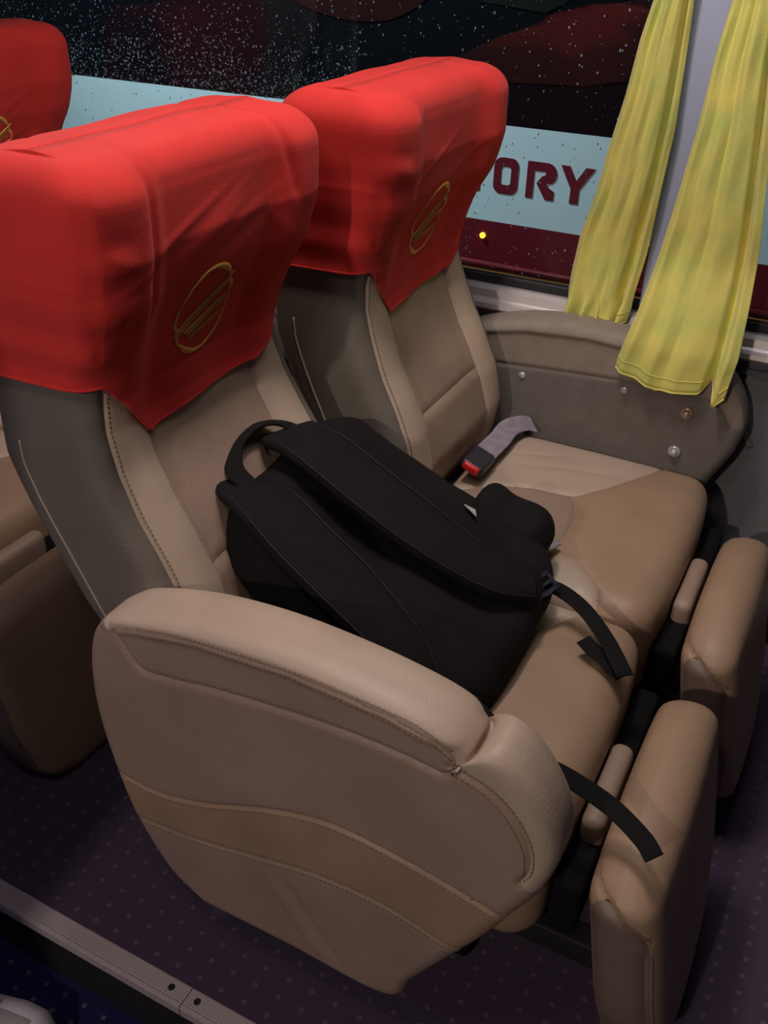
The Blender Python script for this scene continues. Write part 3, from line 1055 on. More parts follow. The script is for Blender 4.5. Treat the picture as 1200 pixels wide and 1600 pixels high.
def build_legrest(parent, yc, hw, xt, zt, length=0.40, tilt=0.17, thick=0.042):
    V, Fc, Q = rbox((thick, hw, length / 2), 0.038, (18, 46, 44))
    y, z = V[:, 1].copy(), V[:, 2].copy()
    V[:, 0] += np.where(Q[:, 0] > 0.5, 0.012 * (1 - (y / hw) ** 2) * (1 - (2 * z / length) ** 4), 0)
    V[:, 1] *= 1 - 0.16 * smooth01((-z) / (length / 2)) 
    V[:, 0] += 0.030 * smooth01(z / (length / 2)) ** 2 * 0.0
    # rounded crown at the top
    V[:, 2] -= np.where(z > 0, 0.035 * (np.abs(y) / hw) ** 3 * (z / (length / 2)) ** 2, 0)
    V[:, 2] += np.where(z < 0, 0.060 * (np.abs(y) / hw) ** 4 * (z / (length / 2)) ** 2, 0)
    c = V[Fc].mean(1)
    fid = np.zeros(len(Fc), int)
    edge = hw - 0.012
    lim = lambda zz: (edge) * (1 - 0.16 * smooth01((-zz) / (length / 2)))
    arch = lambda xx: length / 2 - 0.030 - 0.075 * np.clip((xx + thick) / (2 * thick), 0, 1) ** 2.2
    side = (np.abs(c[:, 1]) > lim(c[:, 2]) - 0.002) & (c[:, 2] < arch(c[:, 0]))
    fid[(c[:, 1] < 0) & side] = 1
    fid[(c[:, 1] > 0) & side] = 2
    seams = []
    m = (np.abs(np.abs(V[:, 1]) - lim(V[:, 2])) < 0.004)
    N = vert_normals(V, Fc)
    zz = np.linspace(-length / 2 + .07, length / 2 - 0.105, 90)
    xa = np.linspace(-thick + 0.004, thick - 0.006, 40)

    def onside(x_, z_, sg):
        k = np.where((V[:, 1] * sg > hw * 0.55))[0]
        o_ = np.zeros(len(k))
        d, j = nearest(np.stack([x_, 0 * x_, z_], -1), np.stack([V[k, 0], o_, V[k, 2]], -1))
        y_ = np.convolve(np.pad(V[k[j], 1], 3, mode='edge'), np.ones(7) / 7, mode='valid')
        return np.stack([x_, y_, z_], -1)
    for sg in (-1, 1):
        seams.append(np.stack([np.full(90, thick - 0.010), sg * (lim(zz) + 0.004), zz - np.where(zz > 0, 0.035 * (zz / (length / 2)) ** 2, 0)], -1))
        seams.append(onside(xa, arch(xa), sg))
    # crease between the rear strip and the pad on top
    yy = np.linspace(-hw * 0.9, hw * 0.9, 60)
    seams.append(np.stack([np.full(60, -0.010), yy, length / 2 - 0.035 * (np.abs(yy) / hw) ** 3], -1))
    parts = seam_split(V, Fc, fid, seams, 0.0045, 0.004, 0.005, N)
    ca, sa = math.cos(tilt), math.sin(tilt)

    def tr(A):
        A = A - np.array([-thick, 0, length / 2])
        x_ = A[:, 0] * ca - A[:, 2] * sa
        z_ = A[:, 0] * sa + A[:, 2] * ca
        return np.stack([xt + x_, yc + A[:, 1], zt + z_], -1)
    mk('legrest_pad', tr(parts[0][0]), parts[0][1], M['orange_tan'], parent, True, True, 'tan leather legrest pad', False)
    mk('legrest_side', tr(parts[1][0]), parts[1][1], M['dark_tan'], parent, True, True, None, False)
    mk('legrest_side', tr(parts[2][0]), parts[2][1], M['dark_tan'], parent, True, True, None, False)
    st = np.stack([np.full(90, thick - 0.004), -(lim(zz) - 0.001), zz - np.where(zz > 0, 0.035 * (zz / (length / 2)) ** 2, 0)], -1)
    stitches('legrest_stitching', [tr(st[18:]), tr(onside(xa, arch(xa) + 0.006, -1) - np.array([0, 0.0006, 0]))], parent, M['thread'])


def build_under(parent, yc, hw):
    """dark hinge cloth, arms and pedestal below the cushion"""
    box('hinge_cloth', (0.534, yc - hw + 0.04, 0.240), (0.572, yc + hw - 0.04, 0.335), M['dark_cloth'], parent, 0.008)
    Vq, Fq, Qq = rbox((0.016, 0.080, 0.05), 0.014, (14, 20, 16))
    mk('rear_pad', Vq + np.array([0.556, yc - 0.045, 0.324]), Fq, M['tan'], parent)
    for sg in (-1, 1):
        yb = yc + sg * (hw - 0.075)
        box('legrest_arm', (0.42, yb - 0.018, 0.17), (0.61, yb + 0.018, 0.212), M['steel'], parent, 0.004)
    box('pedestal', (0.06, yc - hw * 0.62, 0.0), (0.42, yc + hw * 0.62, 0.219), M['dark_cloth'], parent, 0.012)
    for sg in (-1, 1):
        box('floor_rail', (0.03, yc + sg * hw * 0.5 - 0.015, 0.0005), (0.40, yc + sg * hw * 0.5 + 0.015, 0.02), M['steel'], parent, 0.003)


YA, YB = 0.300, 0.832
SH_A = (-0.030, -0.050, -0.074, -0.070)
SH_B = (0.0, 0.0, 0.0, 0.0)

seatA = thing('coach_seat', 'cream and tan reclining seat by the aisle, with the black backpack lying on it', 'seat', (0.24, YA, 0), 'reclining coach seats')
PA = make_back_func(0, YA, SH_A)
build_backrest(seatA, PA)
build_armrest(seatA, 0.0)
build_cushion(seatA, 0.055, 0.530, 0.3225, 0.243)
build_legrest(seatA, 0.280, 0.202, 0.572, 0.410)
build_under(seatA, 0.32, 0.24)

seatB = thing('coach_seat', 'cream and tan reclining seat next to the window, with the belt buckle on its cushion', 'seat', (0.24, YB, 0), 'reclining coach seats')
PB = make_back_func(0, YB, SH_B)
build_backrest(seatB, PB)
build_armrest(seatB, 1.178, mirror=True)
build_cushion(seatB, 0.070, 0.530, 0.8325, 0.255)
build_legrest(seatB, 0.768, 0.202, 0.572, 0.405)
build_under(seatB, 0.83, 0.25)


# knobs on the inner face of the window armrest
def lathe_y(x, y, z, prof, seg=20):
    """prof: list of (radius, depth towards -y)"""
    v, f = [], []
    for r_, d in prof:
        v += [(x + r_ * math.cos(t), y - d, z + r_ * math.sin(t)) for t in np.linspace(0, 2 * np.pi, seg + 1)[:-1]]
    for i in range(len(prof) - 1):
        f += [(i * seg + j, i * seg + (j + 1) % seg, (i + 1) * seg + (j + 1) % seg, (i + 1) * seg + j) for j in range(seg)]
    f.append(tuple(range((len(prof) - 1) * seg, len(prof) * seg)))
    return v, f


YI = 1.0955
KN = [(0.0, -0.002), (0.0125, -0.002), (0.0125, 0.004), (0.0105, 0.006), (0.0085, 0.006), (0.0085, 0.003), (0.0072, 0.003), (0.0072, 0.010), (0.0055, 0.0125), (0.001, 0.013)]
mk('recline_button', *lathe_y(0.447, YI, 0.534, KN), M['bronze'], seatB, label='bronze toned recline button')
mk('recline_button', *lathe_y(0.439, YI, 0.447, KN), M['plastic_clear'], seatB, label='silver recline button')
CAP = [(0.0, -0.002), (0.0075, -0.002), (0.0075, 0.0015), (0.006, 0.003), (0.003, 0.004), (0.001, 0.0042)]
mk('screw_cap', *lathe_y(0.107, YI, 0.536, CAP), M['plastic_clear'], seatB)
mk('screw_cap', *lathe_y(0.320, YI, 0.553, CAP), M['plastic_clear'], seatB)

covA = build_cover('red cotton headrest cover with gold oval badge on the near aisle seat', PA, YA, 3, (-0.12, YA, 0.86))
covB = build_cover('red cotton headrest cover with gold oval badge on the window seat', PB, YB, 11, (-0.05, YB, 0.86))

# ------------------------------------------------------------------ row behind
DX = -1.10
before = set(COL.objects)


def copy_tree(o, dx, dy, label, skip=(), leg=(0, 0)):
    c = o.copy()
    COL.objects.link(c)
    c.location = (o.location.x + dx, o.location.y + dy, o.location.z)
    c['label'] = label
    for ch in o.children:
        if ch.name.split('.')[0] in skip:
            continue
        d = ch.copy()
        COL.objects.link(d)
        d.parent = c
        if ch.name.startswith('legrest'):
            d.location = (d.location.x + leg[0], d.location.y, d.location.z + leg[1])
        for g2 in ch.children:
            e = g2.copy()
            COL.objects.link(e)
            e.parent = d
    return c


copy_tree(seatA, DX, 0.0, 'aisle seat in the row behind, cushion nose and legrest showing at the left edge', leg=(0.02, -0.045))
copy_tree(seatB, -1.02, 0.0, 'window seat in the row behind, mostly hidden behind the near headrest', skip=('recline_button', 'screw_cap'))
copy_tree(covB, -1.02, 0.0, 'red headrest cover on the seat behind, cut by the top left corner')


# ------------------------------------------------------------------ backpack on the aisle seat
BO = np.array([0.190, 0.365, 0.583])
BB = np.array([[0.90938, 0.00064, 0.41596], [0.02954, 0.99738, -0.06611], [-0.41491, 0.07240, 0.90698]])
bw = lambda A: BO + np.asarray(A) @ BB.T
bag = thing('backpack', 'black nylon backpack lying on its front across the aisle seat', 'backpack', (0.2, 0.36, 0.43))


WP = lambda l: np.interp(l, [-.235, -.18, -.07, .0, .1, .18, .235], [.165, .212, .222, .212, .226, .210, .165])
WM = lambda l: np.interp(l, [-.235, -.20, -.167, -.06, .1, .18, .235], [.125, .145, .160, .195, .205, .190, .160])


def bag_deform(V):
    l, w, t = V[:, 0].copy(), V[:, 1].copy(), V[:, 2].copy()
    k = (l + 0.235) / 0.47
    V[:, 1] = np.where(w > 0, w / 0.16 * WP(l), w / 0.16 * WM(l))
    V[:, 2] = np.where(t > 0, t * (1.0 - 0.1 * np.abs(w / 0.16) ** 2), t * np.interp(k, [0, 0.12, 0.3, 0.6, 0.85, 1], [0.15, 0.5, 0.95, 0.9, 0.45, 0.25]))
    V[:, 2] += 0.006 * np.sin(9 * l + 14 * w) * np.sin(17 * w + 2) + 0.004 * np.sin(31 * l + 8 * w)
    V[:, 2] -= 0.014 * np.exp(-((w) / 0.030) ** 2) * (t > 0) * np.exp(-(l / 0.2) ** 4)
    return V


Vb, Fb, Qb = rbox((0.235, 0.160, 0.066), 0.058, (44, 36, 22))
Vb[:, 2] -= 0.062
Vb0 = Vb.copy()
Vb0[:, 2] += 0.062
Vb = bag_deform(Vb0)
Vb[:, 2] -= 0.062
mk('main_body', bw(Vb), Fb, M['black'], bag)
Vp, Fp, Qp = rbox((0.150, 0.125, 0.022), 0.020, (30, 26, 12))
Vp[:, 2] -= 0.112
Vp[:, 0] += 0.020
mk('front_pocket', bw(Vp), Fp, M['black'], bag)
# piping round the back panel and the zip along the side
th = np.linspace(0, 2 * np.pi, 90)[:-1]
sq = lambda c_, e: np.sign(c_) * np.abs(c_) ** e
pl = np.stack([0.222 * sq(np.cos(th), 0.45), 0.150 * sq(np.sin(th), 0.45), np.zeros(89)], -1)
pl2 = pl.copy()
pl2[:, 1] = np.where(pl[:, 1] > 0, pl[:, 1] / 0.150 * WP(pl[:, 0]) * 0.965, pl[:, 1] / 0.150 * WM(pl[:, 0]) * 0.965)
pl2[:, 2] = -0.050
mk('piping', *tube(bw(pl2 * np.array([1.02, 1.0, 1])), 0.0032, 6, closed=True), M['black_edge'], bag)
Vs, Fs, Qs = rbox((0.072, 0.052, 0.040), 0.036, (24, 20, 16))
Vs[:, 2] += 0.006 * np.sin(Vs[:, 0] * 60)
mk('side_pocket', bw(Vs + np.array([0.118, 0.222, -0.045])), Fs, M['black'], bag)
# shoulder straps
nrm = BB[:, 2]


def bag_strap(pts, wid, label):
    c = spline(pts, 10)
    P_ = bw(c)
    e = np.linspace(0, 1, len(P_))
    wd = np.interp(e, [0, 0.10, 0.6, 0.88, 1], [wid * 0.55, wid, wid, wid * 0.78, wid * 0.45])
    s_ = mk('shoulder_strap', *ribbon(P_, np.tile(nrm, (len(P_), 1)), wd, 0.016, 0.004), M['black'], bag, True, True, label)
    T = np.gradient(P_, axis=0)
    T /= np.linalg.norm(T, axis=1, keepdims=True)
    Sd = np.cross(T, nrm)
    for sg in (-1, 1):
        mk('strap_binding', *tube(P_ + Sd * (sg * (wd / 2 - 0.003))[:, None] + nrm * 0.0085, 0.0016, 5), M['black_edge'], s_)
    return s_, P_


s1, p1 = bag_strap([(-0.236, 0.050, -0.020), (-0.226, 0.046, 0.006), (-0.175, 0.034, 0.024), (-0.10, 0.022, 0.030), (-0.02, 0.017, 0.030), (0.06, 0.020, 0.026), (0.13, 0.034, 0.020), (0.195, 0.070, 0.008)], 0.100, None)
s2, p2 = bag_strap([(-0.212, -0.074, -0.036), (-0.208, -0.082, -0.008), (-0.165, -0.104, 0.012), (-0.10, -0.128, 0.020), (-0.03, -0.142, 0.020), (0.04, -0.155, 0.014), (0.10, -0.170, 0.006), (0.155, -0.185, -0.006)], 0.098, None)
# carry handle loop
hd = spline([(-0.205, 0.052, 0.006), (-0.245, 0.048, 0.012), (-0.270, 0.018, 0.010), (-0.272, -0.032, 0.004), (-0.246, -0.073, 0.000), (-0.195, -0.086, 0.004)], 10)
hn = np.tile(BB @ np.array([-0.75, 0, 0.66]), (len(hd), 1))
mk('carry_handle', *ribbon(bw(hd), hn, 0.028, 0.006), M['black_web'], bag)
# strap adjusters and loose webbing tails
def buckle(P0, d, up, parent):
    d = np.array(d) / np.linalg.norm(d)
    up = np.array(up) - d * (np.array(up) @ d)
    up /= np.linalg.norm(up)
    sd = np.cross(d, up)
    g_ = Geo()
    for a, b, c_, e in ((-.018, .018, -.016, -.010), (-.018, .018, -.002, .003), (-.018, .018, .010, .016), (-.021, -.015, -.016, .016), (.015, .021, -.016, .016)):
        b0 = Geo().box((c_, a, -.003), (e, b, .003))
        g_.add([P0 + d * v[0] + sd * v[1] + up * v[2] for v in b0.v], b0.f)
    return g_.mk('adjuster', M['plastic_black'], parent)


buckle(np.array([0.376, 0.477, 0.500]), (0.8, -0.3, -0.45), (0.2, -0.2, 0.95), bag)
t1 = spline([(0.372, 0.480, 0.500), (0.400, 0.500, 0.482), (0.440, 0.492, 0.468), (0.485, 0.455, 0.458), (0.520, 0.415, 0.449), (0.530, 0.404, 0.445)], 10)
mk('webbing_tail', *ribbon(t1, np.tile((0.25, -0.25, 0.93), (len(t1), 1)), 0.027, 0.0022), M['black_web'], bag)
t1b = spline([(0.527, 0.407, 0.4405), (0.500, 0.424, 0.4420), (0.470, 0.436, 0.4480), (0.455, 0.444, 0.4520)], 8)
mk('webbing_fold', *ribbon(t1b, np.tile((0.25, -0.25, 0.93), (len(t1b), 1)), 0.026, 0.0022), M['black_web'], bag)
t2 = spline([(0.365, 0.225, 0.475), (0.41, 0.200, 0.470), (0.465, 0.178, 0.466), (0.522, 0.172, 0.462), (0.578, 0.158, 0.458), (0.622, 0.138, 0.450), (0.642, 0.122, 0.444)], 10)
mk('webbing_tail', *ribbon(t2, np.tile((0.15, -0.45, 0.88), (len(t2), 1)), 0.024, 0.0022), M['black_web'], bag)
# small pale label by the upper strap
q = bw([(0.040, 0.137, 0.010), (0.058, 0.150, 0.002), (0.066, 0.128, 0.012), (0.040, 0.137, 0.008), (0.058, 0.150, 0.000), (0.066, 0.128, 0.010)])
mk('label_tab', q, [(0, 1, 2), (5, 4, 3), (0, 3, 4, 1), (1, 4, 5, 2), (2, 5, 3, 0)], M['label_white'], bag, False, True, 'small pale grey triangular tab')


# ------------------------------------------------------------------ lap belt on the window seat
belt = thing('seat_belt', 'lilac grey lap belt with black buckle and red button by the window seat backrest', 'seat belt', (0.11, 0.90, 0.42))
bp = spline([(0.150, 1.078, 0.440), (0.133, 1.055, 0.449), (0.120, 1.010, 0.456), (0.122, 0.950, 0.458), (0.121, 0.895, 0.460), (0.121, 0.868, 0.460)], 10)
mk('webbing', *ribbon(bp, np.tile((0.35, -0.12, 0.93), (len(bp), 1)), 0.044, 0.0024), M['web_grey'], belt)
Vk, Fk, Qk = rbox((0.036, 0.024, 0.011), 0.008, (16, 14, 12))
kd = np.array([-0.004, -0.995, 0.02])
kd /= np.linalg.norm(kd)
ku = np.array([0.35, 0.0, 0.93])
ku -= kd * (ku @ kd)
ku /= np.linalg.norm(ku)
ksd = np.cross(kd, ku)
kT = np.stack([kd, ksd, ku], 1)
kO = np.array([0.121, 0.838, 0.462])
bk = mk('buckle', kO + Vk @ kT.T, Fk, M['plastic_black'], belt, True, True, 'black plastic buckle')
Vr, Fr, Qr = rbox((0.010, 0.0175, 0.0085), 0.006, (12, 12, 12))
mk('release_button', kO + (Vr + np.array([0.030, 0, 0.001])) @ kT.T, Fr, M['red_plastic'], bk, True, True, 'red release button')
belt2 = thing('seat_belt', 'short end of lilac grey belt peeping out beside the bottom of the backpack', 'seat belt', (0.33, 0.66, 0.42))
bp = spline([(0.250, 0.690, 0.4455), (0.285, 0.680, 0.4465), (0.318, 0.668, 0.4465), (0.340, 0.660, 0.4450)], 8)
mk('webbing', *ribbon(bp, np.tile((0.05, -0.05, 1.0), (len(bp), 1)), 0.030, 0.0024), M['web_grey'], belt2)


# ------------------------------------------------------------------ curtains
def curtain(label, left, right, ytab, prof, amp, hem_drop, base, tail=None, nz=120, ns=110, seed=0, bunch=None):
    t = thing('curtain', label, 'curtain', base, 'yellow window curtains')
    ztop = 1.95
    zl, xl = np.array(left)[::-1].T
    zr, xr = np.array(right)[::-1].T
    sgrid = np.linspace(0, 1, ns)
    fine = np.linspace(-0.1, 1.1, 361)
    fy = np.interp(fine, *np.array(prof).T)
    fy = np.convolve(np.pad(fy, 14, mode='edge'), np.hanning(29) / np.hanning(29).sum(), mode='valid')
    V = np.zeros((ns, nz, 3))
    for i, s in enumerate(sgrid):
        zb = np.interp(s, hem_drop[0], hem_drop[1])
        k = np.linspace(0, 1, nz) ** 1.0
        z = ztop + (zb - ztop) * k
        X0, X1 = np.interp(z, zl, xl), np.interp(z, zr, xr)
        slope0 = (xl[-1] - xl[-2]) / (zl[-1] - zl[-2])
        slope1 = (xr[-1] - xr[-2]) / (zr[-1] - zr[-2])
        X0 = np.where(z > zl[-1], xl[-1] + 0.3 * slope0 * (z - zl[-1]), X0)
        X1 = np.where(z > zr[-1], xr[-1] + 0.3 * slope1 * (z - zr[-1]), X1)
        y = np.interp(z, ytab[0], ytab[1])
        ph = 2 * np.pi * 2.2 * s + seed
        yy = y + np.interp(s + 0.012 * np.sin(4 * z + seed), fine, fy) * np.interp(z, [0.55, 0.9, 1.3], [1.1, 1.0, 0.8])
        yy += 0.0016 * np.sin(19 * z + 11 * s + seed) + 0.0010 * np.sin(37 * z - 23 * s) + 0.0008 * np.sin(31 * s + 5 * z)
        xx = X0 + (X1 - X0) * (s + 0.02 * np.cos(ph) * s * (1 - s) * 3)
        if bunch is not None:                                    # hem gathered and turned under
            bb = smooth01((bunch - z) / 0.07)
            yy += 0.010 * bb * np.sin(ph * 2.2 + 9 * z)
            xx += bb * 0.006 * np.sin(ph * 1.7 + 30 * z)
        V[i] = np.stack([xx, yy, z], -1)
    o = mk('curtain_cloth', V.reshape(-1, 3), grid_faces(ns, nz), M['curtain'], t)
    sm = o.modifiers.new('cloth', 'SOLIDIFY')
    sm.thickness = 0.0025
    sm.offset = 0
    # stitched hem
    mk('hem', *tube(V[:, -1] + np.array([0, 0, 0.002]), 0.0026, 6), M['curtain'], t)
    mk('hem_stitch', *tube(V[:, -max(3, int(nz * 0.02))] + np.array([0, -0.002, 0.004]), 0.0008, 5), M['curtain'], t)
    return t, V


cl, VL = curtain('yellow curtain nearer the window seat, its bottom bunched behind the armrest',
                 [(1.226, 0.241), (1.167, 0.229), (1.074, 0.216), (0.985, 0.200), (0.902, 0.188), (0.815, 0.168), (0.736, 0.159), (0.655, 0.156), (0.61, 0.148)],
                 [(1.229, 0.309), (1.133, 0.312), (1.03, 0.315), (0.93, 0.310), (0.799, 0.303), (0.694, 0.289), (0.653, 0.281), (0.61, 0.26)],
                 ([0.6, 0.7, 1.25, 1.95], [1.168, 1.168, 1.168, 1.168]), [(0, .014), (.08, -.004), (.22, .008), (.38, -.012), (.55, -.004), (.66, -.012), (.75, -.004), (.79, .026), (.84, .024), (.885, -.008), (1, .004)], 0.016, ([0, 0.25, 0.5, 0.75, 1], [0.632, 0.630, 0.636, 0.640, 0.662]),
                 (0.23, 1.168, 0.63), seed=0.6, bunch=0.72)
cr, VR = curtain('yellow curtain right of the pillar, hanging over the window armrest',
                 [(1.234, 0.374), (1.159, 0.366), (1.041, 0.36), (0.935, 0.35), (0.821, 0.338), (0.726, 0.323), (0.624, 0.301), (0.575, 0.296)],
                 [(1.238, 0.457), (1.148, 0.465), (1.034, 0.483), (0.871, 0.507), (0.762, 0.515), (0.671, 0.519), (0.598, 0.512), (0.56, 0.505)],
                 ([0.55, 0.66, 0.82, 1.24, 1.95], [1.068, 1.068, 1.105, 1.150, 1.160]), [(0, .010), (.06, -.006), (.20, .007), (.30, -.008), (.45, .004), (.56, -.012), (.70, -.004), (.77, .000), (.81, .030), (.855, .028), (.89, -.010), (1, .000)], 0.015,
                 ([0, 0.15, 0.3, 0.42, 0.76, 0.83, 0.89, 0.94, 1], [0.603, 0.594, 0.585, 0.579, 0.588, 0.612, 0.600, 0.572, 0.590]), (0.4, 1.068, 0.58), seed=2.2)
tie = spline([(0.508, 1.150, 0.585), (0.516, 1.170, 0.560), (0.530, 1.184, 0.520), (0.552, 1.190, 0.475), (0.570, 1.192, 0.444)], 8)
mk('tie_band', *ribbon(tie, np.tile((0.2, -1, 0.1), (len(tie), 1)), 0.010, 0.0018), M['grey_panel'], cr, True, True, 'thin grey tie band')


# ------------------------------------------------------------------ coach parked outside
bus = thing('bus', 'white and maroon coach parked outside the rainy window', 'bus', (-0.5, 2.9, -1.0))
BY = 2.50
g = Geo()
g.box((-5.0, BY + 0.012, -0.55), (2.6, BY + 1.6, 2.3))
g.mk('body', M['maroon'], bus)
box('white_band', (-5.0, BY, 0.424), (2.6, BY + 0.011, 0.742), M['white_paint'], bus, label='pale band along the side')
box('maroon_panel', (-5.0, BY - 0.004, 0.285), (2.6, BY + 0.011, 0.422), M['maroon'], bus)
# rounded moulding on the lower edge of the maroon panel
n = 10
prof = [(BY + 0.011, 0.283)] + [(BY - 0.004 - 0.012 * math.sin(a), 0.269 + 0.014 * math.cos(a)) for a in np.linspace(0, np.pi, n)] + [(BY + 0.011, 0.255)]
m_ = len(prof)
v = [(x, p[0], p[1]) for x in (-5.0, 2.6) for p in prof]
f = [(i, (i + 1) % m_, m_ + (i + 1) % m_, m_ + i) for i in range(m_)] + [tuple(range(m_))[::-1], tuple(range(m_, 2 * m_))]
mk('moulding', v, f, M['maroon'], bus)
box('orange_stripe', (-5.0, BY - 0.012, 0.234), (2.6, BY + 0.011, 0.2545), M['orange_line'], bus, label='thin orange stripe')
box('skirt', (-5.0, BY - 0.001, -0.55), (2.6, BY + 0.011, 0.237), M['rubber'], bus)
box('window_glass', (-5.0, BY + 0.002, 0.744), (2.6, BY + 0.011, 2.0), M['coach_glass'], bus, label='dark tinted coach window')


def plate(name, pts, y, d, m, parent, holes=None, label=None):
    """flat extruded plate from an outline in x, z (optionally with a hole of equal count)"""
    P_ = [(p[0], p[1]) for p in pts]
    n_ = len(P_)
    v, f = [], []
    if holes is None:
        v = [(x, y, z) for x, z in P_] + [(x, y + d, z) for x, z in P_]
        f = [tuple(range(n_)), tuple(range(n_, 2 * n_))[::-1]] + [(i, (i + 1) % n_, n_ + (i + 1) % n_, n_ + i) for i in range(n_)]
    else:
        H = [(p[0], p[1]) for p in holes]
        for yy_ in (y, y + d):
            v += [(x, yy_, z) for x, z in P_] + [(x, yy_, z) for x, z in H]
        for o_ in (0, 2 * n_):
            f += [(o_ + i, o_ + (i + 1) % n_, o_ + n_ + (i + 1) % n_, o_ + n_ + i) for i in range(n_)]
        f += [(i, (i + 1) % n_, 2 * n_ + (i + 1) % n_, 2 * n_ + i) for i in range(n_)]
        f += [(n_ + i, n_ + (i + 1) % n_, 3 * n_ + (i + 1) % n_, 3 * n_ + i) for i in range(n_)]
    return mk(name, v, f, m, parent, False, True, label)


def rrect(x0, x1, z0, z1, r, k=5):
    o = []
    for cx_, cz_, a0 in ((x1 - r, z1 - r, 0), (x0 + r, z1 - r, 90), (x0 + r, z0 + r, 180), (x1 - r, z0 + r, 270)):
        o += [(cx_ + r * math.cos(math.radians(a0 + 90 * i / k)), cz_ + r * math.sin(math.radians(a0 + 90 * i / k))) for i in range(k + 1)]
    return o


LT = M['maroon_text']
zb, zt = 0.523, 0.642
plate('letter', [(-.650, zt), (-.536, zt), (-.536, zt - .026), (-.575, zt - .026), (-.575, zb), (-.608, zb), (-.608, zt - .026), (-.650, zt - .026)], BY - .002, .003, LT, bus, label='maroon letter T')
plate('letter', rrect(-.527, -.438, zb, zt, .028), BY - .002, .003, LT, bus, rrect(-.500, -.465, zb + .030, zt - .028, .010), label='maroon letter O')
arc = lambda cx_, cz_, r_, a0, a1, k=8: [(cx_ + r_ * math.cos(math.radians(a)), cz_ + r_ * math.sin(math.radians(a))) for a in np.linspace(a0, a1, k)]
R_out = [(-.408, zb), (-.408, zt)] + [(-.345, zt)] + arc(-.338, zt - .035, .035, 85, -60) + [(-.338, zt - .064), (-.330, zt - .078), (-.308, zt - .090), (-.308, zb), (-.338, zb), (-.372, zt - .068), (-.355, zt - .045)] \
    + [(-.343, zt - .040), (-.343, zt - .028), (-.382, zt - .028), (-.382, zb)]
plate('letter', R_out, BY - .002, .003, LT, bus, label='maroon letter R')
plate('letter', [(-.293, zt), (-.262, zt), (-.236, zt - .045), (-.208, zt), (-.176, zt), (-.222, zt - .072), (-.222, zb), (-.252, zb), (-.252, zt - .072)], BY - .002, .003, LT, bus, label='maroon letter Y')
plate('graphic_patch', [(.40, .66), (.46, .66), (.46, .52), (.40, .55)], BY - .002, .003, LT, bus)
# dark red and green shapes set on the coach windows
sw = spline([(-1.60, 1.25), (-1.30, 1.06), (-1.00, 1.02), (-0.80, 1.10), (-0.60, 1.30)], 6)
plate('window_shape', [tuple(p) for p in sw] + [(-0.60, 1.35), (-1.60, 1.35)], BY - .001, .002, M['red_shape'], bus, label='dark red shape')
sw = spline([(-0.83, 0.86), (-0.60, 0.98), (-0.36, 1.07), (-0.12, 1.13), (0.10, 1.17)], 6)
plate('window_shape', [tuple(p) for p in sw] + [(0.10, 0.95), (-0.25, 0.885)], BY - .001, .002, M['red_shape'], bus, label='dark red shape')
plate('window_shape', [(-0.62, 1.10), (-0.50, 1.22), (-0.20, 1.30), (-0.25, 1.16), (-0.40, 1.08)], BY - .001, .002, M['green_shape'], bus, label='dark green shape')
# amber side marker
v, f = lathe_y(-0.549, BY - 0.004, 0.372, [(0.0, 0.0), (0.010, 0.0), (0.010, 0.006), (0.007, 0.010), (0.002, 0.012)], 16)
mk('marker_lamp', v, f, M['amber'], bus, True, True, 'small lit amber marker lamp')
for xw in (-3.2, 1.6):
    v, f = lathe_y(xw, BY + 0.06, -0.55, [(0.0, 0.10), (0.25, 0.10), (0.42, 0.08), (0.45, 0.0), (0.45, -0.2)], 32)
    mk('wheel', v, f, M['rubber'], bus)
struct(box('ground', (-7, WY + 0.06, -1.1), (4, 7, -1.0), M['asphalt']))


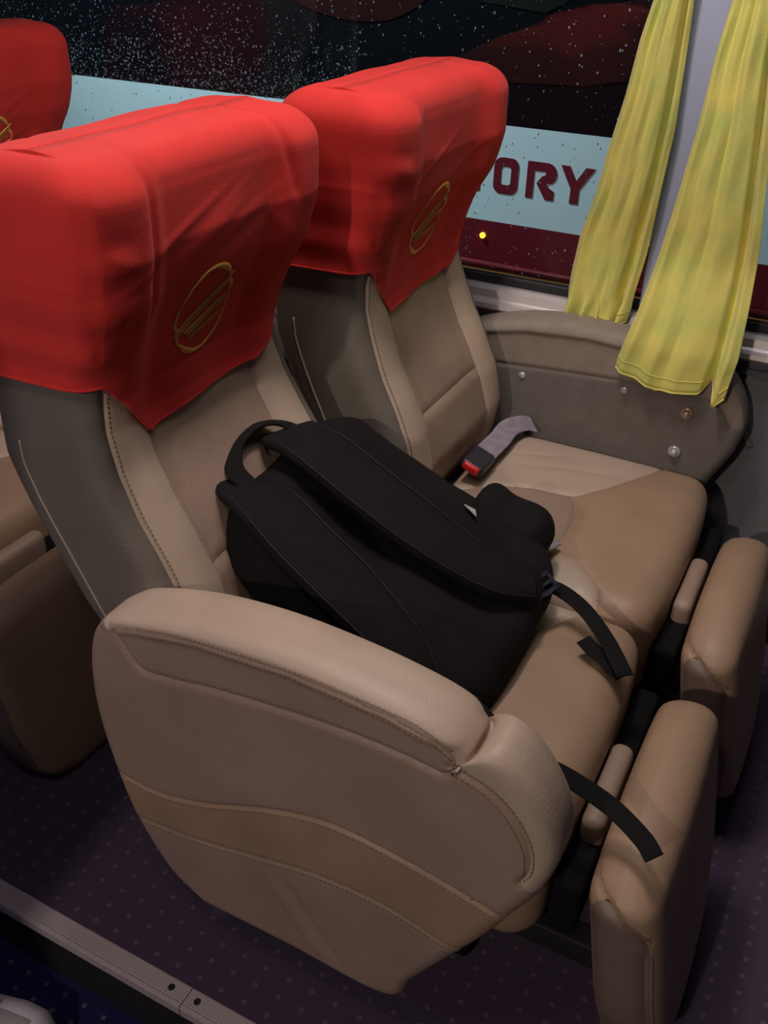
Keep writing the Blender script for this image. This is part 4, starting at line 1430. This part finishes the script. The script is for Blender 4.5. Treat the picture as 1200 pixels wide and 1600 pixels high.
# ------------------------------------------------------------------ shoe in the aisle
shoe = thing('trainer', 'white and grey trainer standing in the aisle at the lower left corner', 'shoe', (-0.30, -0.225, -0.15))
SO = np.array([-0.240, -0.212, -0.15])
ang = math.radians(14)
SR = np.array([[math.cos(ang), -math.sin(ang), 0], [math.sin(ang), math.cos(ang), 0], [0, 0, 1]])
sh = lambda A: SO + np.asarray(A) @ SR.T


def shoe_loft(top, inset=0.0, z0=0.022):
    S = np.linspace(0, 1, 40)
    V = []
    K = 28
    for s_ in S:
        x_ = -0.13 + 0.265 * s_
        hw_ = np.interp(s_, [0, .06, .2, .4, .6, .75, .9, .97, 1], [.018, .030, .036, .034, .042, .048, .042, .026, .008]) - inset
        ht = np.interp(s_, [0, .1, .3, .45, .6, .75, .9, 1], top)
        for k in range(K):
            a_ = 2 * np.pi * k / K
            c_, s2 = math.cos(a_), math.sin(a_)
            V.append((x_, max(hw_, .004) * np.sign(c_) * abs(c_) ** 0.75, z0 + (ht * abs(s2) ** 0.8 if s2 > 0 else -0.004 * abs(s2))))
    f = [(i * K + k, i * K + (k + 1) % K, (i + 1) * K + (k + 1) % K, (i + 1) * K + k) for i in range(39) for k in range(K)]
    f += [tuple(range(K))[::-1], tuple(39 * K + k for k in range(K))]
    return np.array(V), f


V_, f_ = shoe_loft([.060, .070, .060, .062, .060, .046, .040, .020])
mk('upper', sh(V_), f_, M['shoe_white'], shoe)
V_, f_ = shoe_loft([.020] * 8, -0.003, 0.002)
V_[:, 2] = np.clip(V_[:, 2], 0.0005, 0.024)
mk('sole', sh(V_), f_, M['shoe_sole'], shoe)
V_, f_ = shoe_loft([.062, .072, .0615, .0635, .0615, .0472, .0410, .020], 0.018)
keep = [q_ for q_ in f_ if len(q_) == 4 and 0.02 < np.mean([V_[i][0] for i in q_]) < 0.10]
mk('toe_mesh', sh(V_), keep, M['shoe_grey'], shoe)
for x_ in (-0.02, 0.0, 0.02, 0.04):
    yy = np.linspace(-0.022, 0.022, 9)
    mk('lace', *tube(sh(np.stack([np.full(9, x_) + 0.004 * np.sin(yy * 90), yy, 0.087 - 0.010 * (yy / .022) ** 2 - 0.20 * max(0, x_ - 0.02)], -1)), 0.0028, 6), M['shoe_white'], shoe)
